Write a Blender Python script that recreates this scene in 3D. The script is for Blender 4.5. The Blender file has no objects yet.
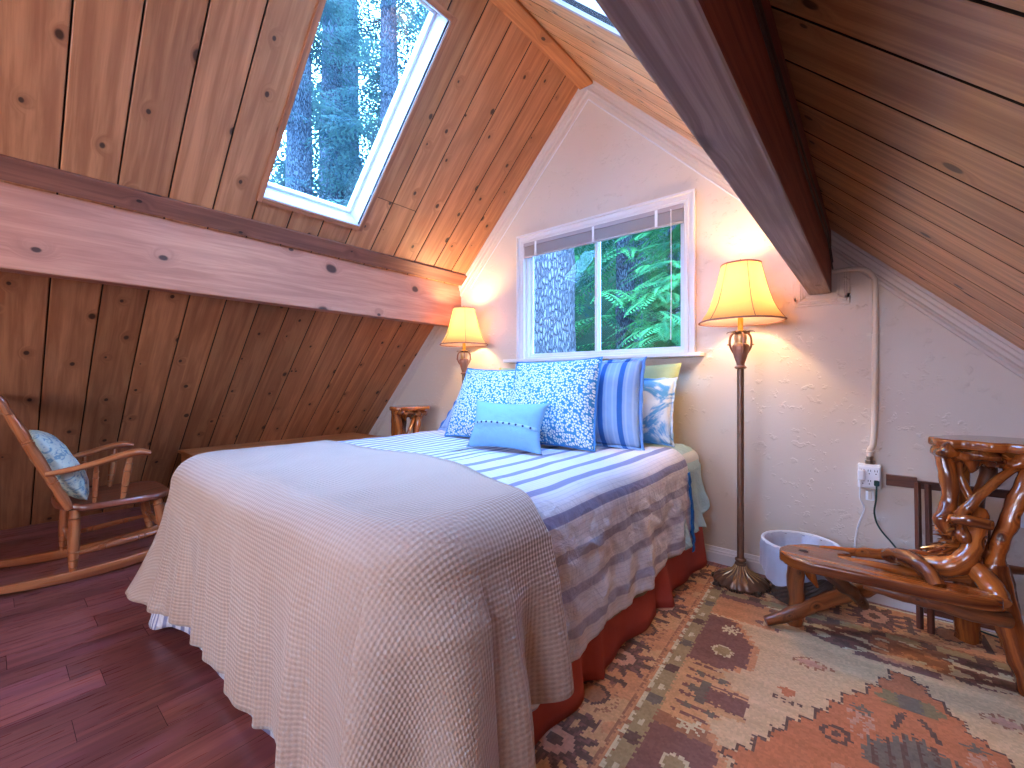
import bpy, math, random
from mathutils import Vector, Matrix, noise
random.seed(7)
sc = bpy.context.scene
COL = sc.collection

# ------------------------------------------------------------ camera, world, light, exposure
cam_d = bpy.data.cameras.new('camera'); cam = bpy.data.objects.new('camera', cam_d); COL.objects.link(cam)
cam_d.sensor_width = 36.0; cam_d.lens = 434.0 / 1024 * 36
cam_d.clip_start = 0.02
cam.location = (0, 0, 1.05); cam.rotation_euler = (math.radians(90), 0, math.radians(39.6))
cam_d.shift_y = -(384 - 380.5) / 1024.0
sc.camera = cam
vs = sc.view_settings
sc.display_settings.display_device = 'sRGB'
vs.view_transform = 'Standard'; vs.look = 'None'; vs.gamma = 1.0; vs.use_curve_mapping = False
vs.exposure = 0.25

world = bpy.data.worlds.new('sky'); sc.world = world; world.use_nodes = True
wn = world.node_tree; wn.nodes.clear()
w_out = wn.nodes.new('ShaderNodeOutputWorld'); w_bg = wn.nodes.new('ShaderNodeBackground')
w_tc = wn.nodes.new('ShaderNodeTexCoord'); w_no = wn.nodes.new('ShaderNodeTexNoise'); w_cr = wn.nodes.new('ShaderNodeValToRGB')
w_no.inputs['Scale'].default_value = 2.5; w_no.inputs['Detail'].default_value = 4
wn.links.new(w_tc.outputs['Generated'], w_no.inputs['Vector']); wn.links.new(w_no.outputs['Fac'], w_cr.inputs['Fac'])
w_cr.color_ramp.elements[0].position = 0.35; w_cr.color_ramp.elements[0].color = (0.15, 0.40, 1.0, 1)
w_cr.color_ramp.elements[1].position = 0.7; w_cr.color_ramp.elements[1].color = (0.34, 0.62, 1.0, 1)
wn.links.new(w_cr.outputs['Color'], w_bg.inputs['Color']); w_bg.inputs['Strength'].default_value = 34.0
wn.links.new(w_bg.outputs['Background'], w_out.inputs['Surface'])

def area(name, loc, target, size, size_y, power, color):
    l = bpy.data.lights.new(name, 'AREA'); l.shape = 'RECTANGLE'; l.size = size; l.size_y = size_y
    l.energy = power; l.color = color
    o = bpy.data.objects.new(name, l); COL.objects.link(o); o.location = loc
    o.rotation_euler = (Vector(target) - Vector(loc)).to_track_quat('-Z', 'Y').to_euler()
    return o
# added fill lights in the unseen rear: warm onto the ceiling, cool onto the bed
area('rear_warm_fill', (-1.5, -2.35, 1.45), (-1.75, 0.2, 3.1), 1.9, 1.0, 60, (1.0, 0.88, 0.78))
area('rear_cool_fill', (-0.15, -1.35, 1.55), (-0.75, 1.6, 0.3), 0.9, 0.6, 30, (0.52, 0.67, 1.0))
LAMP_POWER = 23.0
LAMP_COLOR = (1.0, 0.69, 0.36)

# ------------------------------------------------------------ constants of the room
RX, RZ = -1.5275, 3.17           # ridge
YB, YR = 2.69, -2.6              # gable wall in view, gable wall behind the camera
ZL = lambda x: RZ - (RX - x)     # left ceiling
ZR = lambda x: RZ - (x - RX)     # right ceiling
PI = math.pi

# ------------------------------------------------------------ materials
def lin(c):
    return tuple(((v / 255) / 12.92 if v / 255 <= 0.04045 else ((v / 255 + 0.055) / 1.055) ** 2.4) for v in c)
class NT:
    def __init__(s, name):
        s.m = bpy.data.materials.new(name); s.m.use_nodes = True; s.t = s.m.node_tree; s.t.nodes.clear()
        s.out = s.n('OutputMaterial'); s.b = s.n('BsdfPrincipled'); s.l(s.b.outputs[0], s.out.inputs['Surface'])
    def n(s, k, **kw):
        o = s.t.nodes.new('ShaderNode' + k)
        for a, b in kw.items(): setattr(o, a, b)
        return o
    def l(s, a, b): s.t.links.new(a, b)
    def set(s, sock, v):
        if hasattr(v, 'default_value') and hasattr(v, 'is_linked'): s.l(v, sock)
        elif isinstance(v, tuple) and len(v) == 3 and sock.type == 'RGBA': sock.default_value = (*v, 1)
        else: sock.default_value = v
    def math(s, op, a, b=None, c=None, clamp=False):
        o = s.n('Math', operation=op); o.use_clamp = clamp
        s.set(o.inputs[0], a)
        if b is not None: s.set(o.inputs[1], b)
        if c is not None: s.set(o.inputs[2], c)
        return o.outputs[0]
    def mix(s, f, a, b, mode='MIX'):
        o = s.n('Mix', data_type='RGBA', blend_type=mode)
        s.set(o.inputs[0], f); s.set(o.inputs[6], a); s.set(o.inputs[7], b)
        return o.outputs[2]
    def noise(s, vec, scale, detail=3, rough=0.5, dist=0.0):
        o = s.n('TexNoise'); s.l(vec, o.inputs['Vector']); o.inputs['Scale'].default_value = scale
        o.inputs['Detail'].default_value = detail; o.inputs['Roughness'].default_value = rough; o.inputs['Distortion'].default_value = dist
        return o.outputs['Fac']
    def ramp(s, f, stops):
        o = s.n('ValToRGB'); s.l(f, o.inputs['Fac']); r = o.color_ramp
        while len(r.elements) < len(stops): r.elements.new(0.5)
        for e, (p, c) in zip(r.elements, stops): e.position = p; e.color = (*c, 1) if len(c) == 3 else c
        return o.outputs['Color']
    def rng(s, f, a, b, c=0.0, d=1.0):
        o = s.n('MapRange'); o.interpolation_type = 'SMOOTHSTEP'
        s.l(f, o.inputs[0]); o.inputs[1].default_value = a; o.inputs[2].default_value = b; o.inputs[3].default_value = c; o.inputs[4].default_value = d
        return o.outputs[0]
    def bump(s, h, strength=0.3, dist=0.01):
        o = s.n('Bump'); s.l(h, o.inputs['Height']); o.inputs['Strength'].default_value = strength; o.inputs['Distance'].default_value = dist
        s.l(o.outputs['Normal'], s.b.inputs['Normal'])
    def fin(s, col, rough=0.5, metal=0.0, spec=0.5, coat=0.0, sheen=0.0):
        s.set(s.b.inputs['Base Color'], col); s.set(s.b.inputs['Roughness'], rough); s.b.inputs['Metallic'].default_value = metal
        s.b.inputs['Specular IOR Level'].default_value = spec; s.b.inputs['Coat Weight'].default_value = coat
        s.b.inputs['Coat Roughness'].default_value = 0.12
        if sheen: s.b.inputs['Sheen Weight'].default_value = sheen
        return s.m
def plain(name, rgb, rough=0.5, metal=0.0, spec=0.5, coat=0.0, nz=0.0, nscale=20, bump=0.0, bscale=60, bdist=0.004):
    t = NT(name); col = lin(rgb)
    tc = t.n('TexCoord').outputs['Object']
    c = col
    if nz: c = t.mix(t.noise(tc, nscale), tuple(v * (1 - nz) for v in col), tuple(min(1, v * (1 + nz)) for v in col))
    if bump: t.bump(t.noise(tc, bscale, 4), bump, bdist)
    return t.fin(c, rough, metal, spec, coat)
def wood(name, light, dark, rough=0.5, coat=0.0, knots=1.0, grain=24.0, vary=0.35, spec=0.4, kscale=4.2, groove=0.3, stain=None):
    """UV: u along the grain in metres, v across it in metres + 10 per board."""
    t = NT(name); uv = t.n('UVMap').outputs['UV']
    sp = t.n('SeparateXYZ'); t.l(uv, sp.inputs[0]); u, v = sp.outputs[0], sp.outputs[1]
    bid = t.math('ROUND', t.math('DIVIDE', v, 10.0))
    wnz = t.n('TexWhiteNoise', noise_dimensions='1D'); t.l(bid, wnz.inputs['W']); rnd = wnz.outputs['Value']
    # knots
    cv = t.n('CombineXYZ'); t.set(cv.inputs[0], t.math('MULTIPLY', u, 0.72)); t.l(v, cv.inputs[1])
    warp = t.noise(cv.outputs[0], 9.0, 2)
    vo = t.n('TexVoronoi', feature='F1', voronoi_dimensions='2D'); t.l(cv.outputs[0], vo.inputs['Vector']); vo.inputs['Scale'].default_value = kscale
    d = t.math('ADD', vo.outputs['Distance'], t.math('MULTIPLY', t.math('SUBTRACT', warp, 0.5), 0.10))
    sc3 = t.n('SeparateColor'); t.l(vo.outputs['Color'], sc3.inputs[0])
    sel = t.math('GREATER_THAN', sc3.outputs[0], 0.30)
    size = t.math('MULTIPLY_ADD', t.math('POWER', sc3.outputs[1], 2.0), 0.055, 0.030)
    kn = t.math('MULTIPLY', t.math('MULTIPLY', sel, t.rng(t.math('DIVIDE', d, size), 0.75, 1.35, 1.0, 0.0)), knots, clamp=True)
    halo = t.math('MULTIPLY', t.math('MULTIPLY', sel, t.rng(d, 0.03, 0.22, 1.0, 0.0)), knots, clamp=True)
    # grain, bending round the knots
    cg = t.n('CombineXYZ'); t.set(cg.inputs[0], t.math('MULTIPLY', u, 0.9))
    t.set(cg.inputs[1], t.math('ADD', t.math('MULTIPLY', v, grain), t.math('MULTIPLY', halo, 0.9))); t.l(t.math('MULTIPLY', rnd, 20.0), cg.inputs[2])
    g = t.noise(cg.outputs[0], 1.6, 5, 0.6, 0.6)
    cf = t.n('CombineXYZ'); t.set(cf.inputs[0], t.math('MULTIPLY', u, 6.0)); t.set(cf.inputs[1], t.math('MULTIPLY', v, grain * 9))
    fine = t.noise(cf.outputs[0], 1.0, 2)
    cb = t.n('CombineXYZ'); t.set(cb.inputs[0], u); t.set(cb.inputs[1], t.math('MULTIPLY', v, 3.0)); t.set(cb.inputs[2], rnd)
    blot = t.noise(cb.outputs[0], 1.7, 3)
    L, Dk = lin(light), lin(dark)
    c = t.mix(t.rng(g, 0.32, 0.68), Dk, L)
    c = t.mix(t.math('MULTIPLY', t.rng(fine, 0.35, 0.75), 0.16), c, tuple(x * 0.55 for x in Dk))
    c = t.mix(t.math('MULTIPLY', t.rng(blot, 0.48, 0.75), 0.55), c, tuple(x * 0.75 for x in Dk))
    tint = t.math('MULTIPLY_ADD', rnd, vary, 1.0 - vary * 0.55)
    cc = t.n('CombineColor'); 
    for i in range(3): t.l(tint, cc.inputs[i])
    c = t.mix(1.0, c, cc.outputs[0], 'MULTIPLY')
    c = t.mix(t.math('MULTIPLY', halo, 0.35), c, tuple(x * 0.6 for x in Dk))
    c = t.mix(kn, c, tuple(x * 0.16 for x in Dk))
    if stain:
        c = t.mix(t.math('MULTIPLY', t.rng(t.noise(cb.outputs[0], 3.1, 4), 0.48, 0.7), 0.6), c, lin(stain))
    t.bump(t.math('SUBTRACT', t.math('ADD', g, t.math('MULTIPLY', fine, 0.5)), kn), groove, 0.003)
    rr = t.math('MULTIPLY_ADD', fine, 0.15, rough)
    return t.fin(c, rr, 0, spec, coat)

M = {}
M['ceil'] = wood('cedar_ceiling', (188, 124, 82), (154, 95, 61), rough=0.45, vary=0.4, spec=0.4, kscale=5.2, groove=0.12, grain=16)
M['ceilR'] = wood('varnished_ceiling', (232, 178, 126), (190, 136, 92), rough=0.32, vary=0.3, spec=0.6, kscale=4.6, groove=0.12)
M['beamL'] = wood('planed_beam', (200, 136, 108), (174, 110, 86), rough=0.5, vary=0.05, kscale=3.4, grain=12, groove=0.12)
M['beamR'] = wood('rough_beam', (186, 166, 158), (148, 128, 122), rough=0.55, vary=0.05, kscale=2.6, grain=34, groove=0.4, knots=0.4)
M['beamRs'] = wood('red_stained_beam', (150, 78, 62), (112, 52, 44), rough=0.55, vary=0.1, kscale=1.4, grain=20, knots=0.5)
M['ridge'] = wood('ridge_board', (200, 130, 78), (166, 100, 58), rough=0.5, vary=0.1, groove=0.12)
M['cap'] = wood('cap_board', (142, 88, 68), (112, 66, 52), rough=0.5, vary=0.1, groove=0.12)
M['floor'] = wood('laminate_floor', (150, 88, 80), (110, 58, 56), rough=0.22, vary=0.5, knots=0.0, grain=14, spec=0.6, groove=0.05, stain=(134, 78, 88))
M['chest'] = wood('chest_wood', (226, 148, 88), (182, 110, 62), rough=0.4, vary=0.1, knots=0.2)
M['maple'] = wood('rocker_wood', (190, 114, 68), (142, 76, 44), rough=0.22, knots=0.0, vary=0.15, coat=0.5, grain=20)
M['seatw'] = wood('rocker_seat_wood', (150, 78, 50), (104, 50, 32), rough=0.26, knots=0.0, vary=0.1, coat=0.5, grain=20)
M['root'] = wood('polished_rootwood', (204, 112, 44), (88, 38, 22), rough=0.16, knots=0.7, vary=0.4, coat=0.9, grain=16, kscale=9, groove=1.0, stain=(74, 30, 20))
M['rootd'] = wood('rootwood_bark_side', (150, 84, 42), (62, 30, 18), rough=0.3, knots=0.6, vary=0.3, coat=0.5, grain=12, kscale=9, groove=1.0)
M['rack'] = wood('dark_rack_wood', (104, 60, 44), (58, 30, 26), rough=0.3, knots=0.0, vary=0.2, coat=0.3)
M['trimw'] = wood('skylight_trim_wood', (176, 110, 74), (138, 80, 54), rough=0.5, knots=0.2, vary=0.1)
M['groove'] = plain('dark_gap', (34, 20, 16), 0.9)

def wall_mat():
    t = NT('textured_plaster'); tc = t.n('TexCoord').outputs['Object']
    n1 = t.noise(tc, 30, 3, 0.55); n2 = t.noise(tc, 9, 2)
    blob = t.math('MULTIPLY', t.rng(n1, 0.56, 0.66), t.rng(n2, 0.42, 0.58))
    t.bump(t.math('ADD', blob, t.math('MULTIPLY', t.noise(tc, 140, 2), 0.12)), 0.55, 0.004)
    c = t.mix(t.noise(tc, 2.0, 2), lin((209, 190, 174)), lin((218, 201, 185)))
    return t.fin(c, 0.6, 0, 0.35)
M['wall'] = wall_mat()
M['white'] = plain('white_paint', (224, 217, 216), 0.35, bump=0.05, bscale=90)
M['whitewell'] = plain('white_painted_well', (186, 180, 186), 0.4, nz=0.06, nscale=30, bump=0.2, bscale=50)
M['vinyl'] = plain('white_vinyl', (222, 226, 232), 0.3)
M['blind'] = plain('blind_vinyl', (196, 186, 188), 0.35)
M['blindd'] = plain('blind_rail', (172, 160, 164), 0.4)
M['plastic'] = plain('white_plastic', (235, 235, 238), 0.3)
M['slot'] = plain('socket_slot', (40, 36, 44), 0.6)
M['cordw'] = plain('white_cord', (225, 222, 222), 0.4)
M['cordg'] = plain('dark_green_cord', (14, 60, 56), 0.35)
M['cordb'] = plain('brown_cable', (58, 34, 32), 0.5)
M['cream'] = plain('cream_conduit', (218, 200, 182), 0.4)
M['steel'] = plain('steel_fitting', (150, 145, 140), 0.3, metal=0.9)
M['bronze'] = plain('aged_bronze', (126, 92, 74), 0.38, metal=0.45, nz=0.3, nscale=40, bump=0.15, bscale=80)
M['bronzed'] = plain('dark_bronze', (74, 58, 48), 0.42, metal=0.5, nz=0.5, nscale=50, bump=0.4, bscale=70)
M['gold'] = plain('gilt_highlights', (206, 164, 116), 0.3, metal=0.4, nz=0.3, nscale=60)
M['urn'] = plain('urn_copper_glaze', (164, 108, 84), 0.3, metal=0.2, nz=0.25, nscale=30)
M['candle'] = plain('amber_candle_sleeve', (216, 156, 50), 0.35)
M['wicker'] = plain('dark_wicker', (92, 78, 74), 0.5, nz=0.4, nscale=50)

def shade_mat():
    t = NT('lampshade_fabric'); t.t.nodes.remove(t.b)
    uv = t.n('UVMap').outputs['UV']; c = t.mix(t.noise(uv, 60, 2), lin((226, 160, 96)), lin((238, 178, 112)))
    d = t.n('BsdfDiffuse'); t.l(c, d.inputs[0]); tr = t.n('BsdfTranslucent'); t.set(tr.inputs[0], lin((255, 204, 146)))
    mx = t.n('MixShader'); mx.inputs[0].default_value = 0.60; t.l(d.outputs[0], mx.inputs[1]); t.l(tr.outputs[0], mx.inputs[2]); t.l(mx.outputs[0], t.out.inputs['Surface'])
    return t.m
M['shade'] = shade_mat()
def lining_mat():
    t = NT('white_shade_lining'); t.t.nodes.remove(t.b)
    d = t.n('BsdfDiffuse'); d.inputs[0].default_value = (0.86, 0.84, 0.80, 1); tr = t.n('BsdfTranslucent'); tr.inputs[0].default_value = (0.95, 0.92, 0.86, 1)
    mx = t.n('MixShader'); mx.inputs[0].default_value = 0.62; t.l(d.outputs[0], mx.inputs[1]); t.l(tr.outputs[0], mx.inputs[2]); t.l(mx.outputs[0], t.out.inputs['Surface'])
    return t.m
M['shadelining'] = lining_mat()
M['shadetrim'] = plain('shade_braid', (150, 96, 88), 0.7, nz=0.2)
def emis(name, rgb, s):
    t = NT(name); t.b.inputs['Emission Color'].default_value = (*rgb, 1); t.b.inputs['Emission Strength'].default_value = s
    t.b.inputs['Base Color'].default_value = (1, 1, 1, 1); return t.m
M['bulb'] = emis('lit_bulb', (1.0, 0.75, 0.4), 20.0)
def glass_mat():
    t = NT('window_glass'); t.t.nodes.remove(t.b)
    tr = t.n('BsdfTransparent'); gl = t.n('BsdfGlossy'); gl.inputs['Roughness'].default_value = 0.02
    tr.inputs[0].default_value = (0.93, 0.97, 0.98, 1)
    fr = t.n('Fresnel'); fr.inputs[0].default_value = 1.45
    mx = t.n('MixShader'); t.l(t.math('MULTIPLY', fr.outputs[0], 0.6), mx.inputs[0]); t.l(tr.outputs[0], mx.inputs[1]); t.l(gl.outputs[0], mx.inputs[2]); t.l(mx.outputs[0], t.out.inputs['Surface'])
    return t.m
M['glass'] = glass_mat()

# textiles
def waffle():
    t = NT('waffle_weave'); uv = t.n('UVMap').outputs['UV']; sp = t.n('SeparateXYZ'); t.l(uv, sp.inputs[0])
    k = 2 * PI / 0.0125
    a = t.math('SINE', t.math('MULTIPLY', sp.outputs[0], k)); b = t.math('SINE', t.math('MULTIPLY', sp.outputs[1], k))
    h = t.math('MULTIPLY', t.math('ADD', a, b), 0.5)
    t.bump(h, 0.4, 0.004)
    nz = t.noise(uv, 3, 3)
    c = t.mix(nz, lin((184, 158, 142)), lin((198, 174, 158)))
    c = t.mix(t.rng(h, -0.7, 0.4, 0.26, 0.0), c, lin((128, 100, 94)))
    return t.fin(c, 0.85, 0, 0.15, sheen=0.3)
M['throw'] = waffle()
def crumple(t, uv, s=1.0, dist=0.012, k=0.5):
    n1 = t.noise(uv, 9 * s, 4, 0.55, 0.8); n2 = t.noise(uv, 3.5 * s, 2, 0.5, 1.2)
    ridge = t.math('ABSOLUTE', t.math('SUBTRACT', n1, 0.5))
    ridge2 = t.math('ABSOLUTE', t.math('SUBTRACT', n2, 0.5))
    t.bump(t.math('ADD', t.math('MULTIPLY', ridge, -1.2), t.math('MULTIPLY', ridge2, -1.5)), k, dist)
def quilt_mat():
    t = NT('striped_quilt_cotton'); uv = t.n('UVMap').outputs['UV']; sp = t.n('SeparateXYZ'); t.l(uv, sp.inputs[0]); x = sp.outputs[0]
    # narrow regular stripes on the far half, broad ones towards the near edge
    fr = t.math('FRACT', t.math('DIVIDE', t.math('ADD', x, 4.0), 0.062))
    s1 = t.math('MULTIPLY', t.rng(fr, 0.52, 0.58), t.rng(fr, 0.92, 0.98, 1.0, 0.0))
    fr2 = t.math('FRACT', t.math('DIVIDE', t.math('ADD', x, 4.0), 0.118))
    s2 = t.math('MULTIPLY', t.rng(fr2, 0.60, 0.64), t.rng(fr2, 0.90, 0.94, 1.0, 0.0))
    near = t.math('GREATER_THAN', x, -1.42)
    st = t.math('ADD', t.math('MULTIPLY', s1, t.math('SUBTRACT', 1.0, near)), t.math('MULTIPLY', s2, near))
    hair = t.rng(t.math('ABSOLUTE', t.math('SUBTRACT', t.math('FRACT', t.math('DIVIDE', t.math('ADD', x, 4.0), 0.0155)), 0.5)), 0.38, 0.44, 0.0, 0.22)
    nz = t.noise(uv, 220, 2)
    c = t.mix(t.math('MULTIPLY', nz, 0.3), lin((226, 224, 230)), lin((200, 198, 212)))
    c = t.mix(hair, c, lin((140, 144, 180)))
    c = t.mix(t.math('MULTIPLY', st, t.math('MULTIPLY_ADD', t.math('GREATER_THAN', x, -0.70), -0.32, 0.85)), c, lin((122, 124, 166)))
    crumple(t, uv, 1.3, 0.018, 0.8)
    return t.fin(c, 0.8, 0, 0.15)
M['quilt'] = quilt_mat()
def fabric(name, rgb, s=1.0, k=0.4, dist=0.008, rough=0.8):
    t = NT(name); uv = t.n('UVMap').outputs['UV']; c = t.mix(t.noise(uv, 40, 3), tuple(v * 0.88 for v in lin(rgb)), lin(rgb))
    crumple(t, uv, s, dist, k); return t.fin(c, rough, 0, 0.2)
M['sheet'] = fabric('pale_mint_sheet', (196, 210, 208))
M['aqua'] = fabric('aqua_print_sheet', (176, 204, 208), 1.5, 0.8, 0.014)
M['olivehem'] = fabric('khaki_lining', (150, 138, 116))
M['skirt'] = fabric('brick_red_skirt', (186, 86, 76), 0.7, 0.3)
M['mattress'] = fabric('white_mattress', (214, 216, 214), 0.6, 0.2)
M['olive'] = fabric('sage_pillowcase', (176, 186, 138), 0.8, 0.5)
M['lumbar'] = fabric('sky_blue_cotton', (132, 182, 220), 0.9, 0.7, 0.014)
M['blueband'] = fabric('strong_blue_band', (40, 110, 190), 1.0, 0.3)
M['braid'] = plain('pale_blue_lace_braid', (150, 192, 224), 0.8)
M['dkblue'] = plain('navy_button', (28, 62, 110), 0.6)
M['piping'] = plain('blue_piping', (62, 128, 190), 0.7)
def floral():
    t = NT('blue_leaf_print'); uv = t.n('UVMap').outputs['UV']
    nn = t.n('TexNoise'); t.l(uv, nn.inputs['Vector']); nn.inputs['Scale'].default_value = 45
    add = t.n('VectorMath', operation='MULTIPLY_ADD'); t.l(nn.outputs['Color'], add.inputs[0]); add.inputs[1].default_value = (0.016, 0.016, 0); t.l(uv, add.inputs[2])
    v = t.n('TexVoronoi', feature='F1', voronoi_dimensions='2D'); t.l(add.outputs[0], v.inputs['Vector']); v.inputs['Scale'].default_value = 74
    v2 = t.n('TexVoronoi', feature='DISTANCE_TO_EDGE', voronoi_dimensions='2D'); t.l(add.outputs[0], v2.inputs['Vector']); v2.inputs['Scale'].default_value = 74
    m = t.math('MULTIPLY', t.rng(v.outputs['Distance'], 0.38, 0.50, 1.0, 0.0), t.rng(v2.outputs['Distance'], 0.06, 0.12, 0.0, 1.0))
    sp = t.n('SeparateColor'); t.l(v.outputs['Color'], sp.inputs[0])
    drop = t.math('GREATER_THAN', sp.outputs[0], 0.10)
    c = t.mix(t.math('MULTIPLY', m, drop), lin((64, 138, 186)), lin((228, 232, 224)))
    crumple(t, uv, 0.7, 0.012, 0.6)
    return t.fin(c, 0.8, 0, 0.2)
M['floral'] = floral()
def striped(name, base, stripe, period, wdt, axis=0, off=0.0, sub=None):
    t = NT(name); uv = t.n('UVMap').outputs['UV']; sp = t.n('SeparateXYZ'); t.l(uv, sp.inputs[0])
    fr = t.math('FRACT', t.math('DIVIDE', t.math('ADD', sp.outputs[axis], 5.0 + off), period))
    s = t.math('MULTIPLY', t.rng(fr, 0.5 - wdt, 0.5 - wdt + 0.04), t.rng(fr, 0.5 + wdt - 0.04, 0.5 + wdt, 1.0, 0.0))
    c = t.mix(t.noise(uv, 24, 3), tuple(v * 0.85 for v in lin(base)), lin(base))
    if sub:
        fr2 = t.math('FRACT', t.math('DIVIDE', t.math('ADD', sp.outputs[axis], 5.0), period * 0.33))
        c = t.mix(t.rng(t.math('ABSOLUTE', t.math('SUBTRACT', fr2, 0.5)), 0.3, 0.42, 0.0, 0.5), c, lin(sub))
    c = t.mix(s, c, lin(stripe)); crumple(t, uv, 0.8, 0.01, 0.5)
    return t.fin(c, 0.8, 0, 0.2)
M['sham'] = striped('blue_striped_sham', (146, 178, 222), (54, 104, 176), 0.105, 0.15, sub=(176, 196, 226))
def splash(name, a, b, scale, lo, hi):
    t = NT(name); uv = t.n('UVMap').outputs['UV']
    c = t.mix(t.rng(t.noise(uv, scale, 4, 0.6, 1.0), lo, hi), lin(a), lin(b)); crumple(t, uv, 0.8, 0.008, 0.4)
    return t.fin(c, 0.8, 0, 0.2)
M['case'] = splash('blue_and_white_case', (218, 226, 234), (92, 160, 214), 7, 0.46, 0.58)
M['chaircush'] = splash('pale_floral_cushion', (206, 214, 196), (126, 160, 168), 38, 0.5, 0.6)
M['chaircushside'] = fabric('sage_cushion_side', (150, 156, 120))
def basketliner():
    t = NT('thin_bin_liner'); c = lin((214, 218, 238))
    tc = t.n('TexCoord').outputs['Object']; t.bump(t.noise(tc, 18, 4, 0.6, 1.0), 0.7, 0.01)
    t.b.inputs['Transmission Weight'].default_value = 0.0; t.b.inputs['Alpha'].default_value = 0.66
    return t.fin(c, 0.3, 0, 0.5)
M['liner'] = basketliner()
# outdoors
def bark(name, a, b, sc_=1.0, k=1.0):
    t = NT(name); uv = t.n('UVMap').outputs['UV']
    mp = t.n('Mapping'); t.l(uv, mp.inputs[0]); mp.inputs['Scale'].default_value = (1.5 * sc_, 6.5 * sc_, 1)
    v = t.n('TexVoronoi', feature='DISTANCE_TO_EDGE'); t.l(mp.outputs[0], v.inputs['Vector']); v.inputs['Scale'].default_value = 2.4
    n = t.noise(mp.outputs[0], 5, 5, 0.65)
    h = t.math('MULTIPLY', t.rng(v.outputs['Distance'], 0.0, 0.25), t.math('ADD', n, 0.35))
    c = t.mix(t.rng(h, 0.1, 0.75), lin(a), lin(b)); t.bump(h, k, 0.06)
    return t.fin(c, 0.9, 0, 0.1)
M['bark'] = bark('furrowed_fir_bark', (66, 64, 70), (116, 110, 112), 1.9)
M['bark2'] = bark('grey_bark', (50, 56, 66), (98, 106, 114), 2.4)
def leaf(name, a, b):
    t = NT(name); oi = t.n('ObjectInfo'); tc = t.n('TexCoord').outputs['Object']
    c = t.mix(t.rng(t.noise(tc, 1.3, 3), 0.35, 0.65), lin(a), lin(b)); t.fin(c, 0.7, 0, 0.08)
    tr = t.n('BsdfTranslucent'); t.l(c, tr.inputs[0]); mx = t.n('MixShader'); mx.inputs[0].default_value = 0.35
    t.l(t.b.outputs[0], mx.inputs[1]); t.l(tr.outputs[0], mx.inputs[2]); t.l(mx.outputs[0], t.out.inputs['Surface']); return t.m
M['leaf'] = leaf('cedar_leaf', (22, 70, 46), (72, 134, 74))
M['leafd'] = leaf('fir_needles', (44, 66, 72), (88, 116, 108))
M['fern'] = leaf('fern_leaf', (36, 104, 66), (96, 160, 96))
M['ground'] = plain('forest_floor', (24, 40, 28), 0.95, spec=0.0, nz=0.6, nscale=1.5)

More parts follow.
